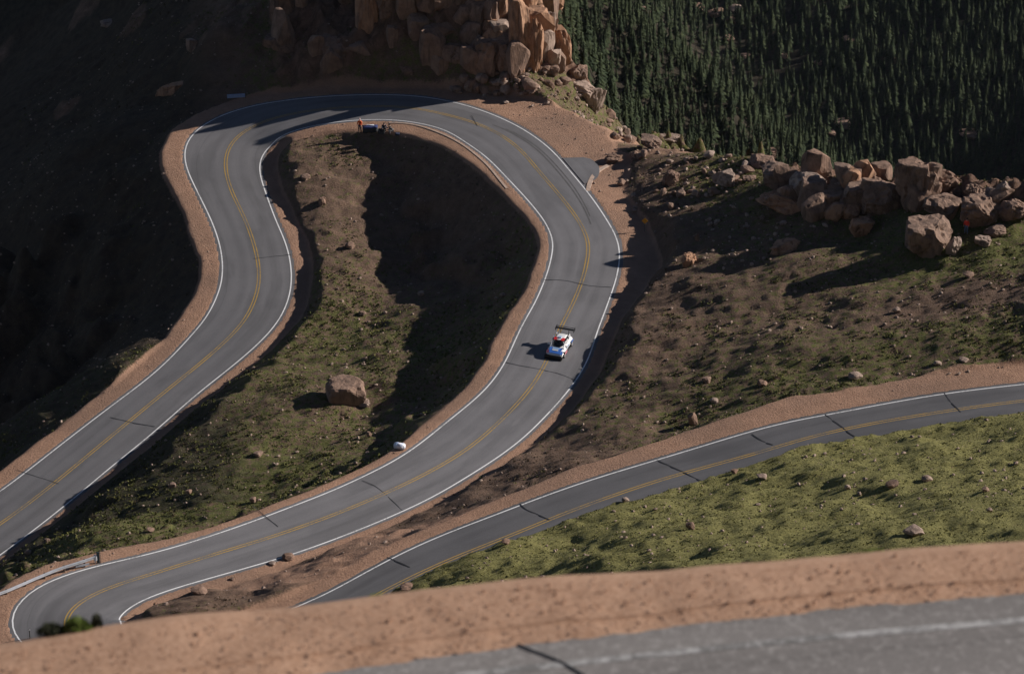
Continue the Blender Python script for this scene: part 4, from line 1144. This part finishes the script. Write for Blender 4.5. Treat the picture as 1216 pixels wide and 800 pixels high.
for s_ in (-1, 1):
    panel('roof_patch', [(.20,s_*.20,1.352),(.20,s_*.54,1.335),(-.30,s_*.56,1.40),(-.26,s_*.28,1.425)], M['red_paint'], .02)
    bm = bmesh.new(); box(bm, (.95, s_*.99, .45), (.85, .03, .20)); obj('side_graphic', bmesh_mesh('side_graphic', bm, M['pink']), car)
    bm = bmesh.new(); box(bm, (1.75, s_*.72, .60), (.30, .26, .10), Matrix.Rotation(.5, 3, 'Y')); obj('headlight', bmesh_mesh('headlight', bm, M['lamp']), car)
    bm = bmesh.new(); box(bm, (.62, s_*.92, .98), (.14, .22, .13)); obj('mirror', bmesh_mesh('mirror', bm, M['white_paint']), car)
    bm = bmesh.new(); box(bm, (-2.02, s_*.42, 1.20), (.10, .04, .62), Matrix.Rotation(-.25, 3, 'Y')); obj('wing_strut', bmesh_mesh('wing_strut', bm, M['black']), car)
    bm = bmesh.new(); box(bm, (0, s_*.93, .22), (1.7, .05, .12)); obj('side_skirt', bmesh_mesh('side_skirt', bm, M['black']), car)
    bm = bmesh.new(); box(bm, (-1.35, s_*.99, .66), (.7, .03, .16)); obj('side_graphic', bmesh_mesh('side_graphic', bm, M['blue_paint']), car)
    bm = bmesh.new(); box(bm, (-.10, s_*.905, .66), (.95, .02, .10)); obj('side_graphic', bmesh_mesh('side_graphic', bm, M['lightblue']), car)
    panel('hood_edge', [(1.5,s_*.64,.79),(1.5,s_*.86,.73),(1.95,s_*.80,.60),(1.95,s_*.56,.66)], M['blue_paint' if s_ > 0 else 'pink'], .015)
    # pillars
    for a_ in (((.60, s_*.655, 1.09), (.86, .07, .06), Matrix.Rotation(.53, 3, 'Y')), ((-.42, s_*.70, 1.10), (.08, .05, .5), None), ((-1.45, s_*.66, 1.08), (.35, .06, .46), None)):
        bm = bmesh.new(); box(bm, *a_); obj('pillar', bmesh_mesh('pillar', bm, M['white_paint']), car)
    # wing end plates belong to the wing
wing = None
bm = bmesh.new(); box(bm, (-2.15, 0, 1.50), (.52, 1.86, .06), Matrix.Rotation(-.22, 3, 'Y')); box(bm, (-2.38, 0, 1.61), (.22, 1.86, .04), Matrix.Rotation(-.6, 3, 'Y'))
wing = obj('rear_wing', bmesh_mesh('rear_wing', bm, M['black']), car)
for s_ in (-1, 1):
    bm = bmesh.new(); box(bm, (-2.20, s_*.95, 1.48), (.72, .03, .36)); obj('end_plate', bmesh_mesh('end_plate', bm, M['black']), wing)
bm = bmesh.new(); box(bm, (2.16, 0, .14), (.50, 1.80, .04)); box(bm, (2.06, 0, .36), (.24, 1.62, .30)); box(bm, (2.02, .80, .30), (.35, .24, .20)); box(bm, (2.02, -.80, .30), (.35, .24, .20)); obj('front_splitter', bmesh_mesh('front_splitter', bm, M['black']), car)
Ry = Matrix.Rotation(R(90), 3, 'X')
for x_ in (-1.32, 1.32):
    for s_ in (-1, 1):
        bm = bmesh.new(); cyl(bm, (x_, s_*.86, .33), .33, .26, Ry, 24); w_ = obj('wheel', bmesh_mesh('wheel', bm, M['tyre'], False), car)
        bm = bmesh.new(); cyl(bm, (x_, s_*.985, .33), .22, .03, Ry, 16)
        for q_ in range(5):
            a_ = q_ * 1.2566; box(bm, (x_ + .11*math.cos(a_), s_*1.0, .33 + .11*math.sin(a_)), (.20, .02, .045), Matrix.Rotation(-a_, 3, 'Y'))
        obj('rim', bmesh_mesh('rim', bm, M['rim']), w_)
bm = bmesh.new(); box(bm, (-.35, 0, 1.44), (.30, .24, .10)); obj('roof_vent', bmesh_mesh('roof_vent', bm, M['lightblue']), car)

# ------------------------------------------------------------------ people
def skinned(name, joints, bones, mat, parent, root=0, sub=2):
    me = bpy.data.meshes.new(name); me.from_pydata([j[0] for j in joints], bones, []); me.update()
    o = obj(name, me, parent)
    md = o.modifiers.new('skin', 'SKIN'); md.use_smooth_shade = True
    if not me.skin_vertices: me.attributes  # layer is made by the modifier
    for i, j in enumerate(joints):
        sv = me.skin_vertices[0].data[i]; r_ = j[1]; sv.radius = r_ if isinstance(r_, tuple) else (r_, r_); sv.use_root = (i == root)
    s2 = o.modifiers.new('s', 'SUBSURF'); s2.levels = sub; s2.render_levels = sub
    me.materials.append(mat)
    return o
M['skin'] = simple_mat('skin', (.48, .28, .20), .6); M['hair'] = simple_mat('dark_hair', (.03, .02, .015), .7)
def person(px, py, face, label, top, legs, pose='stand', hat=None, at=None, hair='hair'):
    p = np.array(hit(px, py)) if at is None else at
    root = empty('person', (p[0], p[1], p[2] + .02), face)
    tag(root, label, 'person')
    if pose == 'stand':
        hip, kz = .93, .50
        L = {s_: [(s_*.09, 0, .88), (s_*.12, .03, .50), (s_*.14, -.02, .09), (s_*.15, .15, .04)] for s_ in (-1, 1)}
        torso = [(0, 0, .93), (0, -.01, 1.12), (0, -.02, 1.34), (0, -.01, 1.47), (0, .01, 1.53), (0, .02, 1.60)]
        Ar = {s_: [(s_*.18, -.01, 1.42), (s_*.26, .00, 1.16), (s_*.24, .16, .98)] for s_ in (-1, 1)}
        hdp = (0, .02, 1.66)
    else:   # crouching, leaning forward over what is in front
        L = {s_: [(s_*.10, -.16, .42), (s_*.17, .24, .52), (s_*.16, .04, .09), (s_*.17, .20, .04)] for s_ in (-1, 1)}
        torso = [(0, -.18, .42), (0, -.12, .60), (0, .02, .80), (0, .08, .92), (0, .12, .98), (0, .15, 1.03)]
        Ar = {s_: [(s_*.18, .05, .88), (s_*.27, .22, .68), (s_*.20, .44, .62)] for s_ in (-1, 1)}
        hdp = (0, .17, 1.10)
    # body: one surface with head, arms, hands with five fingers, legs and feet
    J = []; B = []
    def add(pt, r_, par=None):
        J.append((pt, r_)); i = len(J) - 1
        if par is not None: B.append((par, i))
        return i
    t0 = add(torso[0], (.15, .10)); t1 = add(torso[1], (.13, .09), t0); t2 = add(torso[2], (.17, .11), t1); t3 = add(torso[3], (.10, .08), t2); t4 = add(torso[4], .055, t3); t5 = add(torso[5], .06, t4)
    t6 = add(hdp, (.078, .095), t5); t7 = add((hdp[0], hdp[1], hdp[2] + .10), (.07, .085), t6)
    add((hdp[0], hdp[1] + .10, hdp[2] - .02), .018, t6)
    for s_ in (-1, 1):
        a = add(Ar[s_][0], .055, t3); b = add(Ar[s_][1], .042, a); c = add(Ar[s_][2], .028, b)
        w = Vector(Ar[s_][2]); d = (w - Vector(Ar[s_][1])).normalized()
        h = add(tuple(w + d * .07), (.038, .018), c)
        for q_ in range(4):
            o1 = w + d * .11 + Vector((0, 0, .03 - q_ * .02)); f1 = add(tuple(o1), .009, h)
            add(tuple(o1 + d * (.035 + .01 * (q_ in (1, 2))) + Vector((-s_ * .02, 0, -.01))), .008, f1)
        th = add(tuple(w + d * .04 + Vector((-s_ * .02, .0, .045))), .011, h); 
        a = add(L[s_][0], .085, t0); b = add(L[s_][1], .058, a); c = add(L[s_][2], .04, b); add(L[s_][3], (.045, .03), c)
    skinned('body', J, B, M['skin'], root)
    # clothes
    J = []; B = []
    t0 = add(torso[0], (.185, .13)); t1 = add(torso[1], (.165, .12), t0); t2 = add(torso[2], (.20, .135), t1); t3 = add(torso[3], (.12, .09), t2)
    for s_ in (-1, 1):
        a = add(Ar[s_][0], .08, t3); b = add(Ar[s_][1], .062, a); add(tuple(Vector(Ar[s_][1]) * .15 + Vector(Ar[s_][2]) * .85), .045, b)
    skinned('jacket', J, B, top, root)
    J = []; B = []
    t0 = add(tuple(Vector(torso[0]) + Vector((0, 0, -.03))), (.17, .125))
    for s_ in (-1, 1):
        a = add(L[s_][0], .105, t0); b = add(L[s_][1], .080, a); add(L[s_][2], .062, b)
    skinned('trousers', J, B, legs, root)
    for s_ in (-1, 1):
        x_, y_, _ = L[s_][2]
        bm = bmesh.new(); box(bm, (x_, y_ + .07, .045), (.10, .28, .09)); bmesh.ops.bevel(bm, geom=bm.edges[:], offset=.02, segments=2, affect='EDGES'); obj('shoe', bmesh_mesh('shoe', bm, M['black']), root)
    bm = bmesh.new(); bmesh.ops.create_uvsphere(bm, u_segments=12, v_segments=8, radius=.112, matrix=Matrix.Translation((hdp[0], hdp[1] - .02, hdp[2] + .055)) @ Matrix.Diagonal((.85, 1, .95, 1)))
    bmesh.ops.delete(bm, geom=[v for v in bm.verts if v.co.z < hdp[2] - .02 and v.co.y > hdp[1] - .02], context='VERTS')
    obj('hair' if hat is None else 'cap', bmesh_mesh('hair', bm, hat or M[hair], True), root)
    return root
def cloth(n, c): return simple_mat(n, c, .85, var=.12, bump=.01)
M['orange_cloth'] = cloth('orange_vest', (.85, .13, .03)); M['navy_cloth'] = cloth('navy_cloth', (.02, .03, .07)); M['red_cloth'] = cloth('red_jacket', (.75, .06, .04))
M['jeans'] = cloth('blue_jeans', (.11, .17, .30)); M['dark_cloth'] = cloth('dark_jacket', (.025, .028, .035)); M['grey_cloth'] = cloth('grey_trousers', (.30, .29, .30)); M['pale_cap'] = cloth('pale_cap', (.55, .40, .38))
person(427.5, 157.5, R(160), 'person in an orange vest standing at the inner edge of the top bend', M['orange_cloth'], M['navy_cloth'], hat=M['pale_cap'])
person(464, 159, R(95), 'person in dark clothes crouching at the right end of the low blue bundle', M['dark_cloth'], M['grey_cloth'], pose='crouch')
person(456, 157, R(190), 'person in navy crouching behind the middle of the blue bundle', M['navy_cloth'], M['dark_cloth'], pose='crouch')
person(1147, 278, R(150), 'person in a red jacket and blue jeans standing among the boulders of the right outcrop', M['red_cloth'], M['jeans'])

# low covered bundle
bp = hit(440, 156)
bund = empty('equipment_bundle', (bp[0], bp[1], bp[2]), R(2))
tag(bund, 'long low bundle under a blue and white cover beside the person in the orange vest', 'equipment')
M['blue_cover'] = cloth('blue_cover', (.014, .028, .12)); M['white_cover'] = cloth('white_cover', (.65, .68, .78))
def soft_box(name, c, s, mat, parent, seed=0):
    bm = bmesh.new(); box(bm, c, s); bmesh.ops.subdivide_edges(bm, edges=bm.edges[:], cuts=4, use_grid_fill=True)
    for v in bm.verts:
        v.co += Vector((mn.noise(v.co * 2.2 + Vector((seed, 0, 0))), mn.noise(v.co * 2.2 + Vector((0, seed, 3))), mn.noise(v.co * 2.5 + Vector((5, 0, seed))))) * .09
        k = max(0, (v.co.z - c[2]) / s[2]); v.co.x = c[0] + (v.co.x - c[0]) * (1 - .12 * k); v.co.y = c[1] + (v.co.y - c[1]) * (1 - .3 * k)
    return obj(name, bmesh_mesh(name, bm, mat, True), parent)
soft_box('case', (0, 0, .24), (1.75, .70, .52), M['dark_cloth'], bund, 1)
soft_box('cover', (-.05, .02, .58), (1.70, .66, .20), M['blue_cover'], bund, 2)
soft_box('top_sheet', (-.05, .16, .70), (.85, .16, .05), M['white_cover'], bund, 3)
b2 = hit(453, 158); bag = soft_box('bag', (0, 0, .25), (.75, .5, .50), M['dark_cloth'], None, 4); bag.location = (b2[0], b2[1], b2[2]); tag(bag, 'black bag between the blue bundle and the crouching person', 'bag')
b3 = hit(472, 160); bag = soft_box('bag', (0, 0, .1), (.55, .35, .2), M['navy_cloth'], None, 6); bag.location = (b3[0], b3[1], b3[2]); tag(bag, 'small dark bag on the gravel just right of the crouching people', 'bag')

# ------------------------------------------------------------------ roadside furniture
wb = hit(474.5, 533)
blk = empty('straw_bale', (wb[0], wb[1] + .1, wb[2] + .02), R(-18)); tag(blk, 'white wrapped bale lying on the inner gravel verge of the middle road', 'bale')
M['wrap'] = simple_mat('white_wrap', (.72, .74, .85), .5, var=.08, bump=.02)
bm = bmesh.new(); box(bm, (0, 0, .26), (1.05, .52, .50)); bmesh.ops.bevel(bm, geom=bm.edges[:], offset=.07, segments=3, affect='EDGES'); obj('bale', bmesh_mesh('bale', bm, M['wrap'], True), blk)
for x_ in (-.25, .25):
    bm = bmesh.new(); box(bm, (x_, 0, .26), (.04, .54, .52)); bmesh.ops.bevel(bm, geom=bm.edges[:], offset=.012, segments=1, affect='EDGES'); obj('strap', bmesh_mesh('strap', bm, M['lightblue']), blk)
# panel on two posts above the left bend
sb = hit(281, 119)
sg = empty('roadside_board', (sb[0], sb[1], sb[2]), R(8)); tag(sg, 'low pale blue board on thin posts at the outer side of the top left bend', 'board')
M['board'] = simple_mat('pale_blue_board', (.30, .42, .68), .4, var=.1); M['post'] = simple_mat('dark_post', (.05, .05, .05), .7)
bm = bmesh.new(); box(bm, (-.05, 0, .55), (2.1, .10, .48)); bmesh.ops.bevel(bm, geom=bm.edges[:], offset=.02, segments=1, affect='EDGES'); obj('board', bmesh_mesh('board', bm, M['board']), sg)
for x_, h_ in ((-1.0, .7), (-.70, .9), (1.05, 1.3)):
    bm = bmesh.new(); cyl(bm, (x_, .09, h_ / 2), .035, h_ + .1, n=8); obj('post', bmesh_mesh('post', bm, M['post']), sg)
# warning sign
yb = hit(765.5, 275)
ys = empty('warning_sign', (yb[0], yb[1], yb[2]), R(-6)); tag(ys, 'small orange yellow diamond sign standing in the shadows right of the road', 'sign')
M['sign_yellow'] = simple_mat('sign_yellow', (.80, .36, .02), .4, var=.05)
bm = bmesh.new(); cyl(bm, (0, 0, .6), .035, 1.3, n=8); obj('post', bmesh_mesh('post', bm, M['post']), ys)
bm = bmesh.new(); box(bm, (0, -.05, 1.30), (.50, .02, .50), Matrix.Rotation(R(45), 3, 'Y')); obj('sign_plate', bmesh_mesh('sign_plate', bm, M['sign_yellow']), ys)
bm = bmesh.new(); box(bm, (0, -.066, 1.30), (.40, .008, .40), Matrix.Rotation(R(45), 3, 'Y')); obj('sign_face', bmesh_mesh('sign_face', bm, M['sign_yellow']), ys)
# guardrail
M['steel'] = simple_mat('galvanised_steel', (.62, .64, .70), .35, .55, var=.15, scale=2)
M['wood_post'] = simple_mat('guardrail_post', (.18, .13, .10), .9)
gp = [(-150,762),(-90,741),(-40,725),(0,711),(22,702),(45,692),(70,682),(92,675),(113,668)]
gw = np.array([W(x, y, 3.55) for x, y in gp])
gw = np.c_[catmull(gw[:, :2], 8)]
d_ = np.r_[0, np.cumsum(np.linalg.norm(np.diff(gw, axis=0), axis=1))]
gz = np.interp(gw[:, 0], [gw[:, 0].min(), gw[-1, 0]], [3.55, 3.60])
root = empty('guardrail', (gw[-1][0], gw[-1][1], gz[-1])); tag(root, 'galvanised steel guardrail on the outer edge of the lower left hairpin', 'guardrail')
org = np.array([gw[-1][0], gw[-1][1], gz[-1]])
dd_ = np.gradient(gw, axis=0); dd_ /= np.linalg.norm(dd_, axis=1)[:, None]; nn_ = np.stack([-dd_[:, 1], dd_[:, 0]], 1)
prof = [(.00, .42), (.05, .45), (.08, .50), (.05, .55), (.00, .575), (.05, .60), (.08, .65), (.05, .70), (.00, .73), (-.02, .73), (.03, .65), (-.02, .575), (.03, .50), (-.02, .42)]
for side_ in (1,):
    V = []
    for i in range(len(gw)):
        for o_, z_ in prof: V.append((gw[i, 0] - nn_[i, 0] * (o_ + .08) - org[0], gw[i, 1] - nn_[i, 1] * (o_ + .08) - org[1], gz[i] + z_ - org[2]))
    n, k = len(gw), len(prof); q = np.arange(n * k).reshape(n, k); q = np.c_[q, q[:, :1]]
    f = np.stack([q[:-1, :-1], q[1:, :-1], q[1:, 1:], q[:-1, 1:]], -1).reshape(-1, 4)
    obj('rail', npmesh('rail', V, f, M['steel'], False), root)
bm = bmesh.new(); box(bm, (0, 0, .30), (.15, .15, .95)); PM = bmesh_mesh('post', bm, M['wood_post'])
for s_ in np.arange(1.0, d_[-1], 1.9):
    x_ = np.interp(d_[-1] - s_, d_, gw[:, 0]); y_ = np.interp(d_[-1] - s_, d_, gw[:, 1]); z_ = np.interp(d_[-1] - s_, d_, gz)
    o = obj('post', PM, root); o.location = (x_ - org[0], y_ - org[1], z_ - org[2])
bm = bmesh.new(); cyl(bm, (0.05, .0, .48), .16, .42, n=14); box(bm, (.02, .02, .35), (.12, .10, .9)); obj('end_piece', bmesh_mesh('end_piece', bm, M['steel']), root)
bm = bmesh.new(); box(bm, (-1.0, -.75, .22), (1.2, .06, .18), Matrix.Rotation(R(20), 3, 'Z')); obj('lower_rail', bmesh_mesh('lower_rail', bm, M['steel']), root)
mp = hit(117, 668); M['teal'] = simple_mat('dark_teal', (.03, .06, .08), .5)
o = empty('marker_post', (mp[0], mp[1], mp[2])); tag(o, 'dark teal marker post just past the end of the guardrail', 'marker post')
bm = bmesh.new(); box(bm, (0, 0, .55), (.26, .08, 1.15)); bmesh.ops.bevel(bm, geom=bm.edges[:], offset=.015, segments=1, affect='EDGES'); obj('panel', bmesh_mesh('panel', bm, M['teal']), o)
bm = bmesh.new(); cyl(bm, (.2, 0, .7), .03, 1.5, n=8); obj('post', bmesh_mesh('post', bm, M['wood_post']), o)
mp = hit(36, 760)
o = empty('marker_post', (mp[0], mp[1], mp[2])); tag(o, 'thin dark stake at the bottom of the lower left hairpin behind the near gravel', 'marker post')
bm = bmesh.new(); cyl(bm, (0, 0, .55), .05, 1.3, n=8); obj('stake', bmesh_mesh('stake', bm, M['post']), o)
bm = bmesh.new(); cyl(bm, (0, 0, 1.12), .055, .12, n=8); obj('reflector', bmesh_mesh('reflector', bm, M['steel']), o)

# ------------------------------------------------------------------ plants on the near rim
def bush(px, py, w, h, n, mat, label, seed, back=.15, name='shrub', dark=None):
    r = random.Random(seed); p = W(px, py, BZ - .05); p = p + nv * back
    root = empty(name, (p[0], p[1], BZ - .12 - (back > .1) * back * .9)); tag(root, label, 'shrub' if name == 'shrub' else 'grass tuft')
    def leaves(nm, cnt, ww, hh, mt, sz):
        V, Fc = [], []
        for i in range(cnt):
            a, b = r.uniform(0, 6.28), r.uniform(0, 1) ** .5
            x, y, z = math.cos(a) * b * ww / 2, math.sin(a) * b * ww / 3, r.uniform(0, 1) * hh * (1 - .7 * b * b)
            d = Vector((r.gauss(0, 1), r.gauss(0, 1), r.gauss(.6, .6))).normalized() * sz; e = d.orthogonal().normalized() * sz * .28
            c = Vector((x, y, z)); k = len(V); V += [c, c + d * .5 + e, c + d, c + d * .5 - e]; Fc.append((k, k + 1, k + 2, k + 3))
        return obj(nm, npmesh(nm, [tuple(v) for v in V], Fc, mt), root)
    leaves('foliage', n, w, h, M[mat], .045)
    bm = bmesh.new()
    for i in range(7):
        a = i * .9; t_ = Vector((math.cos(a) * w * .3, math.sin(a) * w * .2, h * .7)); L_ = t_.length
        cyl(bm, t_ / 2, .006, L_, t_.to_track_quat('Z', 'Y').to_matrix(), 5, .003)
    obj('stem', bmesh_mesh('stem', bm, M['bark']), root)
    return root
M['dark_leaf'] = leaf_material('dark_leaves', (.03, .035, .02), (.05, .055, .03))
bush(92, 747, .34, .20, 900, 'bright_grass', 'green tuft sticking up over the near gravel rim at the lower left', 1, .06)
bush(62, 752, .34, .13, 500, 'dark_leaf', 'dark leaves standing in for the shadow left of the green tuft on the near gravel rim', 2, .10)  # added dark foliage in place of the shadow beside the green tuft
bush(115, 741, .12, .19, 260, 'dark_leaf', 'small dark upright plant right of the green tuft on the near gravel rim', 3, .04)
bush(455, 709, .42, .12, 600, 'bright_grass', 'flat bright green grass tuft just over the near gravel rim below the right road', 4, .22, 'grass_tuft')
bush(1046, 655, .46, .10, 600, 'bright_grass', 'flat bright green grass tuft over the near gravel rim on the right', 5, .22, 'grass_tuft')

# ------------------------------------------------------------------ thin mountain air
bm = bmesh.new(); box(bm, (100, 900, -40), (1400, 2100, 460))
m = bpy.data.materials.new('air'); m.use_nodes = True; nt = m.node_tree; nt.nodes.clear()
out = nt.nodes.new('ShaderNodeOutputMaterial'); pv = nt.nodes.new('ShaderNodeVolumePrincipled')
pv.inputs['Color'].default_value = (.72, .82, 1.0, 1); pv.inputs['Density'].default_value = .000012
nt.links.new(pv.outputs[0], out.inputs['Volume'])
hzb = obj('haze', bmesh_mesh('haze', bm, m)); tag(hzb, 'thin blue mountain air over the valley', 'haze', kind='stuff')
